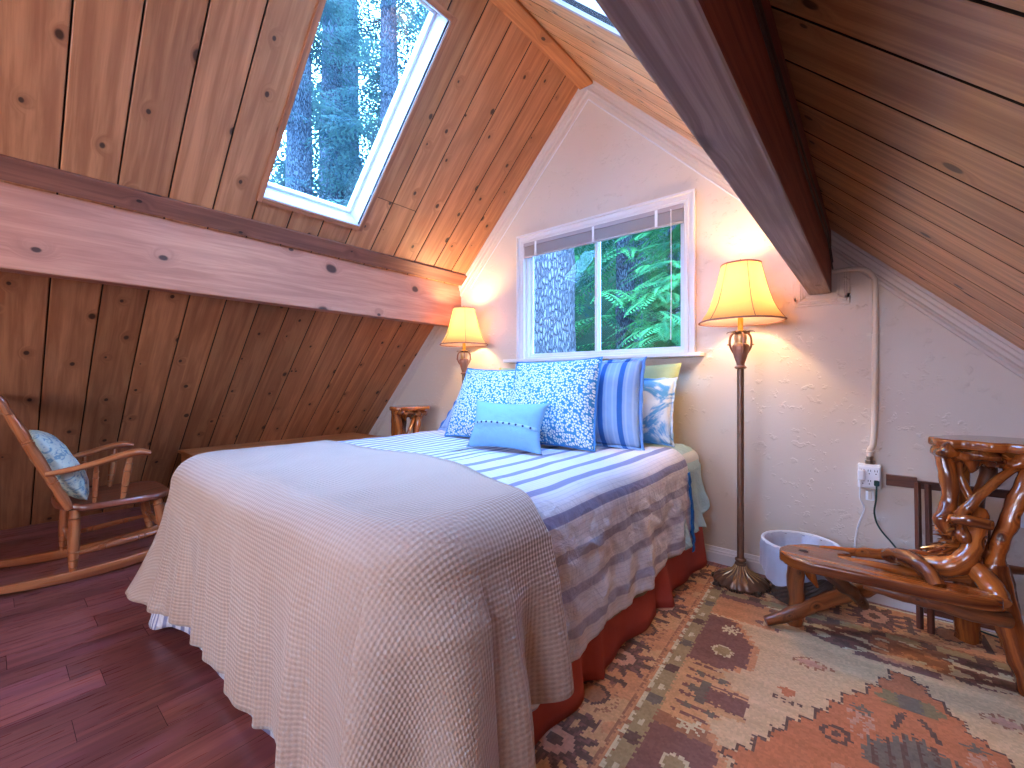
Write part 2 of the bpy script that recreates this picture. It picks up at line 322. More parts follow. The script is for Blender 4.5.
# ------------------------------------------------------------ geometry builder
class G:
    def __init__(s): s.v = []; s.f = []; s.uv = []; s.mi = []
    def face(s, idx, uv, mi=0): s.f.append(idx); s.uv.append(uv); s.mi.append(mi)
    def box(s, c, sz, rot=None, mi=0, k=0, along=None):
        """box with UV in metres; grain follows the longest axis"""
        hx, hy, hz = sz[0] / 2, sz[1] / 2, sz[2] / 2; c = Vector(c)
        R = rot if rot is not None else Matrix.Identity(3)
        b = len(s.v); P = [Vector((x, y, z)) for x in (-hx, hx) for y in (-hy, hy) for z in (-hz, hz)]
        for p in P: s.v.append(tuple(c + R @ p))
        la = along if along is not None else max(range(3), key=lambda i: sz[i])
        for q in ((0, 1, 3, 2), (4, 6, 7, 5), (0, 4, 5, 1), (2, 3, 7, 6), (0, 2, 6, 4), (1, 5, 7, 3)):
            pts = [P[i] for i in q]; n = (pts[1] - pts[0]).cross(pts[2] - pts[0]); na = max(range(3), key=lambda i: abs(n[i]))
            ax = [i for i in range(3) if i != na]
            ua = la if la in ax else ax[0]; va = ax[0] if ax[1] == ua else ax[1]
            o = na * 0.37
            s.face([b + i for i in q], [(p[ua] + c[ua] , p[va] + o + 10 * k) for p in pts], mi)
        return s
    def prism(s, poly, axis, a, b_, mi=0, k=0):
        """poly 2-D, extruded along axis (0 x,1 y,2 z) from a to b_"""
        n = len(poly); b0 = len(s.v)
        def mk(p, h):
            if axis == 0: return (h, p[0], p[1])
            if axis == 1: return (p[0], h, p[1])
            return (p[0], p[1], h)
        for p in poly: s.v.append(mk(p, a))
        for p in poly: s.v.append(mk(p, b_))
        s.face([b0 + i for i in range(n)][::-1], [(p[0], p[1] * 1.0 + 10 * k) for p in poly][::-1], mi)
        s.face([b0 + n + i for i in range(n)], [(p[0], p[1] + 10 * k) for p in poly], mi)
        acc = 0
        for i in range(n):
            j = (i + 1) % n; L = math.dist(poly[i], poly[j])
            s.face([b0 + i, b0 + j, b0 + n + j, b0 + n + i], [(acc, a + 10 * k), (acc + L, a + 10 * k), (acc + L, b_ + 10 * k), (acc, b_ + 10 * k)], mi); acc += L
        return s
    def lathe(s, prof, c=(0, 0, 0), n=24, rot=None, mi=0, cap=True, lobes=0, lobe=0.0, k=0, lobef=None):
        c = Vector(c); R = rot if rot is not None else Matrix.Identity(3); b = len(s.v); m = len(prof); acc = [0]
        for i in range(1, m): acc.append(acc[-1] + math.dist(prof[i], prof[i - 1]))
        for i, (r, z) in enumerate(prof):
            for j in range(n):
                a = 2 * PI * j / n; rr = r
                if lobes: rr = r * (1 + lobe * (lobef(i / (m - 1)) if lobef else 1) * math.cos(lobes * a))
                s.v.append(tuple(c + R @ Vector((rr * math.cos(a), rr * math.sin(a), z))))
        for i in range(m - 1):
            for j in range(n):
                j2 = (j + 1) % n; v0 = 2 * PI * j / n * 0.03; v1 = 2 * PI * (j + 1) / n * 0.03
                s.face([b + i * n + j, b + i * n + j2, b + (i + 1) * n + j2, b + (i + 1) * n + j], [(acc[i], v0 + 10 * k), (acc[i], v1 + 10 * k), (acc[i + 1], v1 + 10 * k), (acc[i + 1], v0 + 10 * k)], mi)
        if cap:
            for i, fl in ((0, True), (m - 1, False)):
                if prof[i][0] > 1e-4:
                    ids = [b + i * n + j for j in range(n)]
                    if fl: ids = ids[::-1]
                    s.face(ids, [(0, 10 * k)] * n, mi)
        return s
    def tube(s, pts, rad, n=10, mi=0, smooth=0, flat=1.0, rough=0.0, k=0, closed=False, up=(0.013, 0.02, 1)):
        pts = [Vector(p) for p in pts]
        if not hasattr(rad, '__len__'): rad = [rad] * len(pts)
        if smooth:
            P = []; Rr = []; m = len(pts)
            for i in range(m - 1):
                p0 = pts[max(0, i - 1)]; p1 = pts[i]; p2 = pts[i + 1]; p3 = pts[min(m - 1, i + 2)]
                for t_ in range(smooth):
                    t = t_ / smooth
                    P.append(0.5 * ((2 * p1) + (-p0 + p2) * t + (2 * p0 - 5 * p1 + 4 * p2 - p3) * t * t + (-p0 + 3 * p1 - 3 * p2 + p3) * t ** 3))
                    Rr.append(rad[i] * (1 - t) + rad[i + 1] * t)
            P.append(pts[-1]); Rr.append(rad[-1]); pts, rad = P, Rr
        b = len(s.v); m = len(pts); acc = 0; A = [0]
        for i in range(1, m): acc += (pts[i] - pts[i - 1]).length; A.append(acc)
        T0 = (pts[1] - pts[0]).normalized(); ref = Vector(up)
        if abs(T0.dot(ref.normalized())) > 0.95: ref = Vector((1, 0.05, 0))
        N = (ref - T0 * ref.dot(T0)).normalized()
        for i in range(m):
            T = (pts[min(i + 1, m - 1)] - pts[max(i - 1, 0)]).normalized()
            N = (N - T * N.dot(T)).normalized(); B = T.cross(N)
            for j in range(n):
                a = 2 * PI * j / n; r = rad[i]
                d = N * math.cos(a) * flat + B * math.sin(a)
                if rough:
                    q = pts[i] + d * r
                    r *= 1 + rough * (noise.noise(q * 22) + 0.6 * noise.noise(Vector((q.x * 60, q.y * 60, q.z * 12)) if abs(T.z) > 0.6 else q * 55))
                s.v.append(tuple(pts[i] + d * r))
        for i in range(m - 1):
            for j in range(n):
                j2 = (j + 1) % n; c0 = 2 * PI * j / n * rad[i]; c1 = 2 * PI * (j + 1) / n * rad[i]
                s.face([b + i * n + j, b + i * n + j2, b + (i + 1) * n + j2, b + (i + 1) * n + j], [(A[i], c0 + 10 * k), (A[i], c1 + 10 * k), (A[i + 1], c1 + 10 * k), (A[i + 1], c0 + 10 * k)], mi)
        s.face([b + j for j in range(n)][::-1], [(0.01 * math.cos(2 * PI * j / n), 0.01 * math.sin(2 * PI * j / n) + 10 * k) for j in range(n)], mi)
        s.face([b + (m - 1) * n + j for j in range(n)], [(0.01 * math.cos(2 * PI * j / n), 0.01 * math.sin(2 * PI * j / n) + 10 * k) for j in range(n)], mi)
        return s
    def grid(s, nu, nv, fn, mi=0, flip=False):
        """fn(i,j) -> (pos, uv)"""
        b = len(s.v); U = []
        for i in range(nu):
            for j in range(nv):
                p, w = fn(i, j); s.v.append(tuple(p)); U.append(w)
        for i in range(nu - 1):
            for j in range(nv - 1):
                q = [i * nv + j, (i + 1) * nv + j, (i + 1) * nv + j + 1, i * nv + j + 1]
                if flip: q = q[::-1]
                s.face([b + t for t in q], [U[t] for t in q], mi)
        return s
    def blob(s, c, r, n=10, rough=0.2, mi=0, k=0):
        c = Vector(c); prof = []
        b = len(s.v); m = n
        for i in range(m + 1):
            th = PI * i / m
            for j in range(2 * n):
                a = PI * j / n; d = Vector((math.sin(th) * math.cos(a), math.sin(th) * math.sin(a), math.cos(th)))
                p = c + Vector((d.x * r[0], d.y * r[1], d.z * r[2]))
                s.v.append(tuple(p + d * rough * min(r) * noise.noise(p * 30) * 1.5))
        for i in range(m):
            for j in range(2 * n):
                j2 = (j + 1) % (2 * n)
                s.face([b + i * 2 * n + j, b + (i + 1) * 2 * n + j, b + (i + 1) * 2 * n + j2, b + i * 2 * n + j2], [(i * .02, j * .02 + 10 * k), ((i + 1) * .02, j * .02 + 10 * k), ((i + 1) * .02, (j + 1) * .02 + 10 * k), (i * .02, (j + 1) * .02 + 10 * k)], mi)
        return s

def obj(name, g, mats, parent=None, smooth=False, angle=35, bevel=0.0, bseg=2, solid=0.0, solid_off=0.0):
    me = bpy.data.meshes.new(name); me.from_pydata(g.v, [], g.f); 
    uvl = me.uv_layers.new(name='UVMap'); flat = []
    for u in g.uv:
        for a in u: flat.extend(a)
    uvl.data.foreach_set('uv', flat)
    if not isinstance(mats, (list, tuple)): mats = [mats]
    for m in mats: me.materials.append(m)
    me.polygons.foreach_set('material_index', g.mi)
    if smooth:
        me.polygons.foreach_set('use_smooth', [True] * len(me.polygons)); me.set_sharp_from_angle(angle=math.radians(angle))
    me.validate(); me.update()
    o = bpy.data.objects.new(name, me); COL.objects.link(o)
    if parent:
        o.parent = parent; o.matrix_parent_inverse = Matrix.Identity(4)
        off = root_loc(parent)
        if off.length > 0: me.transform(Matrix.Translation(-off))
    if solid:
        md = o.modifiers.new('thickness', 'SOLIDIFY'); md.thickness = solid; md.offset = solid_off
    if bevel:
        md = o.modifiers.new('soft_edges', 'BEVEL'); md.width = bevel; md.segments = bseg; md.limit_method = 'ANGLE'; md.angle_limit = math.radians(40)
    return o
def root_loc(o):
    v = Vector((0, 0, 0))
    while o: v += o.location; o = o.parent
    return v
def thing(name, label, cat, loc, group=None):
    o = bpy.data.objects.new(name, None); COL.objects.link(o); o.location = loc; o.empty_display_size = 0.1
    o['label'] = label; o['category'] = cat
    if group: o['group'] = group
    return o
def tag(o, label, cat, group=None, kind=None):
    """a one-mesh thing: label it and move its origin onto its base"""
    o['label'] = label; o['category'] = cat
    if group: o['group'] = group
    if kind: o['kind'] = kind
    me = o.data; n = len(me.vertices)
    xs = [v.co for v in me.vertices]; c = Vector((sum(v.x for v in xs) / n, sum(v.y for v in xs) / n, min(v.z for v in xs)))
    me.transform(Matrix.Translation(-c)); o.location = c
    for ch in o.children: ch.data.transform(Matrix.Translation(-c))
    return o
def struct(o, label=None):
    o['kind'] = 'structure'
    if label: o['label'] = label
    return o
def sempty(name):
    o = bpy.data.objects.new(name, None); COL.objects.link(o); o['kind'] = 'structure'; return o
def dup(root, loc, rz=0.0, label=None):
    r = root.copy(); COL.objects.link(r); r.location = loc; r.rotation_euler = (0, 0, rz)
    if label: r['label'] = label
    def rec(src, dst):
        for ch in src.children:
            c = ch.copy(); COL.objects.link(c); c.parent = dst; rec(ch, c)
    rec(root, r)
    return r

# ============================================================ ROOM SHELL
# floor: boards running towards the gable
g = G(); BW = 0.128; k = 0
random.seed(3)
x = -4.72
while x < 1.68:
    y = YR - random.uniform(0, 1.1)
    while y < YB:
        y0 = max(y, YR); y1 = min(y + 1.2, YB); y += 1.2
        if y1 - y0 < 0.02: continue
        k += 1; b = len(g.v); x1 = min(x + BW, 1.68); e = 0.0007
        g.v += [(x + e, y0 + e, 0), (x1 - e, y0 + e, 0), (x1 - e, y1 - e, 0), (x + e, y1 - e, 0)]
        g.face([b, b + 1, b + 2, b + 3], [(y0, 10 * k), (y0, 10 * k + BW), (y1, 10 * k + BW), (y1, 10 * k)])
    x += BW
g.box(((-4.75 + 1.7) / 2, (YR + YB) / 2, -0.052), (6.5, YB - YR + 0.24, 0.1), mi=1)
struct(obj('floor', g, [M['floor'], M['groove']]))

# sloping ceilings as grooved boards
def slope_pt(side, s, y, h):
    """s = distance down the slope from the ridge, h = height above (outside) the board face"""
    q = math.sqrt(0.5)
    return (RX + side * (s * q + h * q), y, RZ - s * q + h * q)
HOLE = {-1: (0.985, 1.57, 0.205 * math.sqrt(2), 1.09 * math.sqrt(2)), 1: (0.97, 1.53, 0.205 * math.sqrt(2), 1.09 * math.sqrt(2))}
def ceiling(side, name, mat, base, pitch, slen):
    g = G(); hy0, hy1, hs0, hs1 = HOLE[side]
    rnd = random.Random(11 + side); y = base
    while y > YR: y -= pitch
    k = 0
    def board(y0, y1, s0, s1, k, c0=True, c1=True):
        if y1 - y0 < 0.004 or s1 - s0 < 0.004: return
        gp = 0.0032 if side < 0 else 0.0045; cv = 0.004 if side < 0 else 0.001
        ya = y0 + (gp if c0 else 0); yb = y1 - (gp if c1 else 0)
        prof = [(ya, 0.02), (ya, cv * 0.8 if c0 else 0), (ya + (cv if c0 else 0), 0), (yb - (cv if c1 else 0), 0), (yb, cv * 0.8 if c1 else 0), (yb, 0.02)]
        b = len(g.v); n = len(prof)
        for s_ in (s0, s1):
            for (yy, hh) in prof: g.v.append(slope_pt(side, s_, yy, hh))
        for i in range(n - 1):
            q = [b + i, b + i + 1, b + n + i + 1, b + n + i]
            w = [(s0, prof[i][0] - y0 + 10 * k), (s0, prof[i + 1][0] - y0 + 10 * k), (s1, prof[i + 1][0] - y0 + 10 * k), (s1, prof[i][0] - y0 + 10 * k)]
            if side > 0: q = q[::-1]; w = w[::-1]
            g.face(q, w, 1 if i in (0, n - 2) else 0)
    while y < YB:
        k += 1; y0, y1 = max(y, YR), min(y + pitch, YB); y += pitch
        if y1 - y0 < 0.01: continue
        cuts = [0.0]
        if rnd.random() < 0.35 and y0 < -0.2: cuts.append(rnd.uniform(0.5, slen - 0.5))
        if side < 0 and 1.55 < (y0 + y1) / 2 < 1.9: cuts = [0.0, 1.32]
        cuts.append(slen); off = rnd.uniform(0, 5)
        for i in range(len(cuts) - 1):
            s0, s1 = cuts[i] + (0.002 if i else 0), cuts[i + 1] - (0.002 if i < len(cuts) - 2 else 0)
            kk = k * 3 + i
            if y1 <= hy0 or y0 >= hy1: board(y0, y1, s0, s1, kk); continue
            if y0 < hy0: board(y0, hy0, s0, s1, kk, True, False)
            if y1 > hy1: board(hy1, y1, s0, s1, kk, False, True)
            ya, yb = max(y0, hy0), min(y1, hy1)
            board(ya, yb, s0, min(s1, hs0), kk, ya == y0, yb == y1); board(ya, yb, max(s0, hs1), s1, kk, ya == y0, yb == y1)
    # sheathing behind the boards
    def slab(y0, y1, s0, s1, h0=0.02, h1=0.12):
        b = len(g.v)
        for s_ in (s0, s1):
            for yy in (y0, y1):
                for h in (h0, h1): g.v.append(slope_pt(side, s_, yy, h))
        for q in ((0, 1, 3, 2), (4, 6, 7, 5), (0, 4, 5, 1), (2, 3, 7, 6), (0, 2, 6, 4), (1, 5, 7, 3)):
            g.face([b + i for i in q], [(0, 0)] * 4, 1)
    ya, yb = YR - 0.12, YB + 0.12
    e = 0.02
    slab(ya, hy0 - e, -0.0, slen + 0.1); slab(hy1 + e, yb, -0.0, slen + 0.1); slab(hy0 - e, hy1 + e, -0.0, hs0 - e); slab(hy0 - e, hy1 + e, hs1 + e, slen + 0.1)
    return struct(obj(name, g, [mat, M['groove']]))
SL = RZ * math.sqrt(2)
ceiling(-1, 'ceiling', M['ceil'], 0.20, 0.191, SL)
ceiling(1, 'ceiling.001', M['ceilR'], 0.998, 0.1865, SL)

# skylights: white wells through the roof, frame, glass, wooden edging on the room side
def skylight(side, name, depth=0.17):
    hy0, hy1, hs0, hs1 = HOLE[side]; r = sempty(name)
    q = math.sqrt(0.5)
    Rm = Matrix(((side * q, 0, side * q), (0, 1, 0), (-q, 0, q)))   # columns: down-slope, y, outward
    def bx(s0, s1, y0, y1, h0, h1, k=0, mi=0, gg=None):
        c = slope_pt(side, (s0 + s1) / 2, (y0 + y1) / 2, (h0 + h1) / 2)
        gg.box(c, (s1 - s0, y1 - y0, h1 - h0), rot=Rm, k=k, mi=mi)
    w = G(); t = 0.018
    bx(hs0, hs1, hy0 - t + 0.0, hy0, -0.002, depth, gg=w); bx(hs0, hs1, hy1, hy1 + t, -0.002, depth, gg=w)
    bx(hs0 - t, hs0, hy0 - t, hy1 + t, -0.002, depth, gg=w); bx(hs1, hs1 + t, hy0 - t, hy1 + t, -0.002, depth, gg=w)
    obj('well_lining', w, M['whitewell'], r)
    f = G(); a = 0.016
    for (s0, s1, y0, y1) in ((hs0, hs1, hy0, hy0 + a), (hs0, hs1, hy1 - a, hy1), (hs0, hs0 + a, hy0 + a, hy1 - a), (hs1 - a, hs1, hy0 + a, hy1 - a)):
        bx(s0, s1, y0, y1, depth - 0.03, depth + 0.02, gg=f)
    obj('skylight_frame', f, M['vinyl'], r, bevel=0.003)
    gl = G(); bx(hs0, hs1, hy0, hy1, depth - 0.006, depth - 0.002, gg=gl); obj('skylight_pane', gl, M['glass'], r)
    tr = G(); e = 0.032
    for i, (s0, s1, y0, y1) in enumerate(((hs0 - e, hs1 + e, hy0 - e, hy0 - 0.004), (hs0 - e, hs1 + e, hy1 + 0.004, hy1 + e), (hs0 - e, hs0 - 0.004, hy0 - 0.004, hy1 + 0.004), (hs1 + 0.004, hs1 + e, hy0 - 0.004, hy1 + 0.004))):
        if side < 0: bx(s0, s1, y0, y1, -0.014, 0.004, k=i, gg=tr)
        else: bx(s0, s1, y0, y1, -0.012, 0.004, k=i, gg=tr)
    obj('skylight_edging', tr, M['trimw'] if side < 0 else M['whitewell'], r, bevel=0.002)
skylight(-1, 'window_2'); skylight(1, 'window_3')

# gable wall in view, with its window opening
WX0, WX1, WZ0, WZ1 = -2.10, -0.865, 1.215, 2.125
TH_ = 0.13
g = G()
g.prism([(RX - RZ, 0), (WX0, 0), (WX0, ZL(WX0))], 1, YB, YB + TH_)
g.prism([(WX0, 0), (WX1, 0), (WX1, WZ0), (WX0, WZ0)], 1, YB, YB + TH_)
g.prism([(WX0, WZ1), (WX1, WZ1), (WX1, ZR(WX1)), (RX, RZ), (WX0, ZL(WX0))], 1, YB, YB + TH_)
g.prism([(WX1, 0), (RX + RZ, 0), (WX1, ZR(WX1))], 1, YB, YB + TH_)
struct(obj('wall_back', g, M['wall']))
# gable wall behind the camera, with an opening for its window
g = G(); a0, a1, b0, b1 = -1.95, -1.10, 1.25, 2.05
g.prism([(RX - RZ, 0), (a0, 0), (a0, ZL(a0))], 1, YR - TH_, YR)
g.prism([(a0, 0), (a1, 0), (a1, b0), (a0, b0)], 1, YR - TH_, YR)
g.prism([(a0, b1), (a1, b1), (a1, ZR(a1)), (RX, RZ), (a0, ZL(a0))], 1, YR - TH_, YR)
g.prism([(a1, 0), (RX + RZ, 0), (a1, ZR(a1))], 1, YR - TH_, YR)
struct(obj('wall_front', g, M['wall']))
r4 = sempty('window_4'); g = G()
for (xa, xb, za, zb) in ((a0, a1, b0, b0 + .05), (a0, a1, b1 - .05, b1), (a0, a0 + .05, b0 + .05, b1 - .05), (a1 - .05, a1, b0 + .05, b1 - .05)):
    g.box(((xa + xb) / 2, YR - 0.06, (za + zb) / 2), (xb - xa, 0.06, zb - za))
obj('window_frame', g, M['vinyl'], r4)
g = G(); g.box(((a0 + a1) / 2, YR - 0.06, (b0 + b1) / 2), (a1 - a0 - .1, 0.004, b1 - b0 - .1)); obj('window_pane', g, M['glass'], r4)

# moulding following the slopes of the gable
def slope_strip(side, s0, s1, prof, name):
    """prof: list of (d, proud) measured down from the ceiling plane; strip against the wall"""
    g = G(); q = math.sqrt(0.5); b = len(g.v)
    for s_ in (s0, s1):
        for (d, o) in prof:
            p = slope_pt(side, s_, YB - o, -d)
            if s_ == s0 == 0: p = (RX, YB - o, RZ - d * math.sqrt(2))
            g.v.append(p)
    n = len(prof)
    for i in range(n - 1):
        Q = [b + i, b + i + 1, b + n + i + 1, b + n + i]
        g.face(Q if side > 0 else Q[::-1], [(0, 0)] * 4)
    return g
MOULD = [(0.0, 0.034), (0.012, 0.034), (0.016, 0.026), (0.028, 0.024), (0.034, 0.016), (0.048, 0.014), (0.054, 0.019), (0.060, 0.019), (0.066, 0.006), (0.075, 0.006), (0.078, 0.0)]
M['mould'] = plain('taupe_painted_moulding', (206, 188, 176), 0.4)
struct(obj('trim_1', slope_strip(-1, 0, SL, MOULD, ''), M['mould'], smooth=True, angle=30))
struct(obj('trim_2', slope_strip(1, 0, SL, MOULD, ''), M['mould'], smooth=True, angle=30))
# second raised bead inside the gable apex
g = G(); q = math.sqrt(0.5); d = 0.105
for side in (-1, 1):
    p0 = Vector((RX, YB - 0.003, RZ - d * math.sqrt(2))) if True else None
    p1 = Vector(slope_pt(side, 1.75 if side < 0 else 1.95, YB - 0.003, -d)); g.tube([p0, p1], 0.005, n=6)
struct(obj('trim_3', g, M['white'], smooth=True))
# baseboard on the gable wall
g = G(); P = [(0, 0.015), (0.0, 0.014)]
prof = [(YB - 0.016, 0), (YB - 0.016, 0.055), (YB - 0.012, 0.062), (YB - 0.013, 0.068), (YB - 0.009, 0.074), (YB - 0.006, 0.088), (YB, 0.09), (YB, 0)]
g.prism(prof, 0, RX - RZ + 0.12, RX + RZ - 0.12)
struct(obj('baseboard_back', g, M['white']))

# ceiling beams (purlins)
g = G()
bx0, bx1 = -2.905, -2.81
g.prism([(bx1, 1.52), (bx1, ZL(bx1) ), (bx0, ZL(bx0)), (bx0, 1.52)], 1, YR, YB - 0.001)
g2 = G(); 
def beam(x0, x1, zb, mats, face_left):
    g = G(); za, zc = (ZL(x0), ZL(x1)) if face_left else (ZR(x0), ZR(x1))
    V = [(x0, zb), (x1, zb), (x1, zc - 0.001), (x0, za - 0.001)]; b = len(g.v)
    for yy in (YR, YB - 0.001):
        for (xx, zz) in V: g.v.append((xx, yy, zz))
    for i in range(4):
        j = (i + 1) % 4; L = math.dist(V[i], V[j])
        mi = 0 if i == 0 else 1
        g.face([b + i, b + j, b + 4 + j, b + 4 + i][::-1], [(YR, 10 * i), (YR, L + 10 * i), (YB, L + 10 * i), (YB, 10 * i)][::-1], mi)
    g.face([b + i for i in range(4)], [(0, 0)] * 4, 0); g.face([b + 4 + i for i in range(4)][::-1], [(0, 0)] * 4, 0)
    return g
o = obj('ceiling_beam', beam(bx0, bx1, 1.522, None, True), [M['beamL'], M['beamL']], bevel=0.006)
tag(o, 'long pinkish knotty beam crossing the left slope below the skylight', 'beam')
# cap board lying in the angle above the left beam
g = G(); q = math.sqrt(0.5); c = slope_pt(-1, (RX + 2.762) * math.sqrt(2), (YR + YB) / 2, -0.011)
Rm = Matrix(((-q, 0, -q), (0, 1, 0), (-q, 0, q)))
g.box(c, (0.105, YB - YR - 0.002, 0.02), rot=Rm, along=1)
tag(obj('cap_board', g, M['cap'], bevel=0.003), 'thin brown board along the top edge of the left beam', 'board')
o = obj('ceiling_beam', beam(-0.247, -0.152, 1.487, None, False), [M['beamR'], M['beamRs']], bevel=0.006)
tag(o, 'grey-brown rough beam running overhead right of the window', 'beam')
# ridge board
g = G(); g.prism([(RX - 0.052, RZ - 0.075), (RX + 0.052, RZ - 0.075), (RX + 0.052, RZ - 0.056), (RX, RZ - 0.004), (RX - 0.052, RZ - 0.056)], 1, YR, YB - 0.03)
for i, u in enumerate(g.uv): g.uv[i] = [(b_, a_) for (a_, b_) in u]
tag(obj('ridge_board', g, M['ridge'], bevel=0.003), 'narrow orange-brown board along the ceiling ridge', 'board')
# raised moulding framing the right beam's end on the wall
g = G()
def wstrip(p, q_, w=0.05, o=0.018, gg=None, inner=0.012):
    """picture-frame strip on the wall"""
    (xa, za), (xb, zb) = p, q_
    gg.box(((xa + xb) / 2, YB - o / 2, (za + zb) / 2), (abs(xb - xa) + (w if abs(zb - za) < 1e-6 else 0) if abs(xb - xa) > 1e-6 else w, o, abs(zb - za) if abs(zb - za) > 1e-6 else w))
for w, o_ in ((0.052, 0.010), (0.028, 0.017), (0.010, 0.022)):
    wstrip((-0.285, 1.455), (-0.105, 1.455), w, o_, g); wstrip((-0.285, 1.455), (-0.285, 1.62), w, o_, g); wstrip((-0.105, 1.455), (-0.105, 1.60), w, o_, g)
struct(obj('trim_4', g, M['wall'], bevel=0.002))

# window on the gable: casing, frame, sashes, panes, sill
r1 = sempty('window_1'); g = G()
for w, o_ in ((0.085, 0.010), (0.060, 0.016)):
    pass
def frame_ring(gg, x0, x1, z0, z1, w, ya, yb, bottom=True):
    gg.box(((x0 - w / 2), (ya + yb) / 2, (z0 + z1) / 2), (w, abs(yb - ya), z1 - z0), along=2)
    gg.box(((x1 + w / 2), (ya + yb) / 2, (z0 + z1) / 2), (w, abs(yb - ya), z1 - z0), along=2)
    gg.box(((x0 + x1) / 2, (ya + yb) / 2, z1 + w / 2), (x1 - x0 + 2 * w, abs(yb - ya), w), along=0)
    if bottom: gg.box(((x0 + x1) / 2, (ya + yb) / 2, z0 - w / 2), (x1 - x0 + 2 * w, abs(yb - ya), w), along=0)
frame_ring(g, WX0 + 0.004, WX1 - 0.004, WZ0, WZ1 - 0.004, 0.066, YB - 0.014, YB, False)
frame_ring(g, WX0 - 0.012, WX1 + 0.012, WZ0, WZ1 + 0.012, 0.012, YB - 0.019, YB, False)
frame_ring(g, WX0 - 0.046, WX1 + 0.046, WZ0, WZ1 + 0.046, 0.016, YB - 0.026, YB, False)
obj('casing', g, M['white'], r1, bevel=0.002)
g = G(); g.box(((WX0 + WX1) / 2 - 0.02, YB - 0.035, WZ0 - 0.012), (WX1 - WX0 + 0.26, 0.10, 0.024))
g.box(((WX0 + WX1) / 2 - 0.02, YB + 0.03, WZ0 - 0.004), (WX1 - WX0 + 0.04 - 0.04, 0.09, 0.012))
obj('sill', g, M['white'], r1, bevel=0.004)
g = G(); j = 0.012
frame_ring(g, WX0 + 0.020, WX1 - 0.020, WZ0 + 0.024, WZ1 - 0.02, 0.020, YB + 0.03, YB + 0.085)
obj('window_frame', g, M['vinyl'], r1, bevel=0.003)
XM = -1.485
for (xa, xb, yy) in ((WX0 + 0.020, XM + 0.016, YB + 0.065), (XM - 0.016, WX1 - 0.020, YB + 0.048)):
    g = G(); w = 0.022
    frame_ring(g, xa + w, xb - w, WZ0 + 0.024 + w, WZ1 - 0.02 - w, w, yy - 0.008, yy + 0.008)
    s_ = obj('sash', g, M['vinyl'], r1, bevel=0.002)
    g = G(); g.box(((xa + xb) / 2, yy, (WZ0 + WZ1) / 2), (xb - xa - 2 * w, 0.004, WZ1 - WZ0 - 0.044 - 2 * w)); obj('pane', g, M['glass'], s_)
g = G(); g.box((XM + 0.0, YB + 0.034, 1.60), (0.018, 0.012, 0.06)); g.box((XM - 0.004, YB + 0.026, 1.60), (0.008, 0.012, 0.03)); obj('latch', g, M['vinyl'], r1, bevel=0.003)

# raised blind
BZ = WZ1 - 0.006
bl = thing('window_blind', 'pale mini blind drawn up at the top of the window', 'blind', ((WX0 + WX1) / 2, YB - 0.005, BZ - 0.12))
g = G(); g.box(((WX0 + WX1) / 2, YB - 0.002, BZ - 0.014), (WX1 - WX0 - 0.012, 0.034, 0.028)); obj('headrail', g, M['blindd'], bl, bevel=0.002)
g = G()
for i in range(19):
    g.box(((WX0 + WX1) / 2 + random.uniform(-.001, .001), YB - 0.002 + random.uniform(-.001, .001), BZ - 0.032 - i * 0.0036), (WX1 - WX0 - 0.02, 0.026, 0.0016))
s_ = obj('slats', g, M['blind'], bl); s_['kind'] = 'stuff'
g = G(); g.box(((WX0 + WX1) / 2, YB - 0.002, BZ - 0.106), (WX1 - WX0 - 0.018, 0.026, 0.010)); obj('bottom_rail', g, M['blind'], bl, bevel=0.002)
for fx in (0.10, 0.5, 0.86):
    g = G(); xx = WX0 + (WX1 - WX0) * fx; g.box((xx, YB - 0.018, BZ - 0.055), (0.018, 0.003, 0.105)); obj('ladder_tape', g, M['plastic'], bl)
g = G(); xx = -0.945; g.tube([(xx, YB - 0.02, BZ - 0.02), (xx + 0.002, YB - 0.02, 1.6), (xx - 0.002, YB - 0.018, 1.30)], 0.0028, n=6); obj('pull_cord', g, M['plastic'], bl)
g = G(); g.tube([(-0.86, YB - 0.03, BZ - 0.02), (-0.845, YB - 0.031, 1.6), (-0.825, YB - 0.035, 1.32)], 0.0022, n=6); obj('tilt_wand', g, M['plastic'], bl)

# ============================================================ ELECTRICS ON THE WALL
ct = thing('conduit_pipe', 'cream conduit bending down the wall below the right beam', 'pipe', (0.0, YB - 0.016, 0.66))
g = G(); g.tube([(-0.148, YB - 0.018, 1.588), (-0.07, YB - 0.018, 1.59), (-0.02, YB - 0.018, 1.578), (0.008, YB - 0.018, 1.54), (0.014, YB - 0.018, 1.48), (0.014, YB - 0.018, 1.1), (0.010, YB - 0.018, 0.78), (-0.004, YB - 0.020, 0.72), (-0.004, YB - 0.022, 0.66)], 0.0115, n=12, smooth=6)
obj('pipe', g, M['cream'], ct, smooth=True)
for zz, xx in ((1.27, 0.014), (0.712, -0.002)):
    g = G(); g.box((xx, YB - 0.003, zz), (0.062, 0.005, 0.014)); g.tube([(xx - 0.014, YB - 0.004, zz), (xx - 0.0125, YB - 0.026, zz), (xx, YB - 0.033, zz), (xx + 0.0125, YB - 0.026, zz), (xx + 0.014, YB - 0.004, zz)], 0.003, n=6, smooth=3)
    obj('pipe_clamp', g, M['cream'], ct, smooth=True)
g = G(); g.lathe([(0.012, 0.655), (0.019, 0.655), (0.019, 0.672), (0.014, 0.674), (0.014, 0.69), (0.012, 0.692)], c=(-0.004, YB - 0.022, 0), n=8); obj('coupling', g, M['steel'], ct)
OX, OZ = -0.006, 0.598
ad = thing('outlet_adapter', 'white six-way outlet adapter at the foot of the conduit', 'outlet', (OX, YB - 0.03, OZ - 0.055))
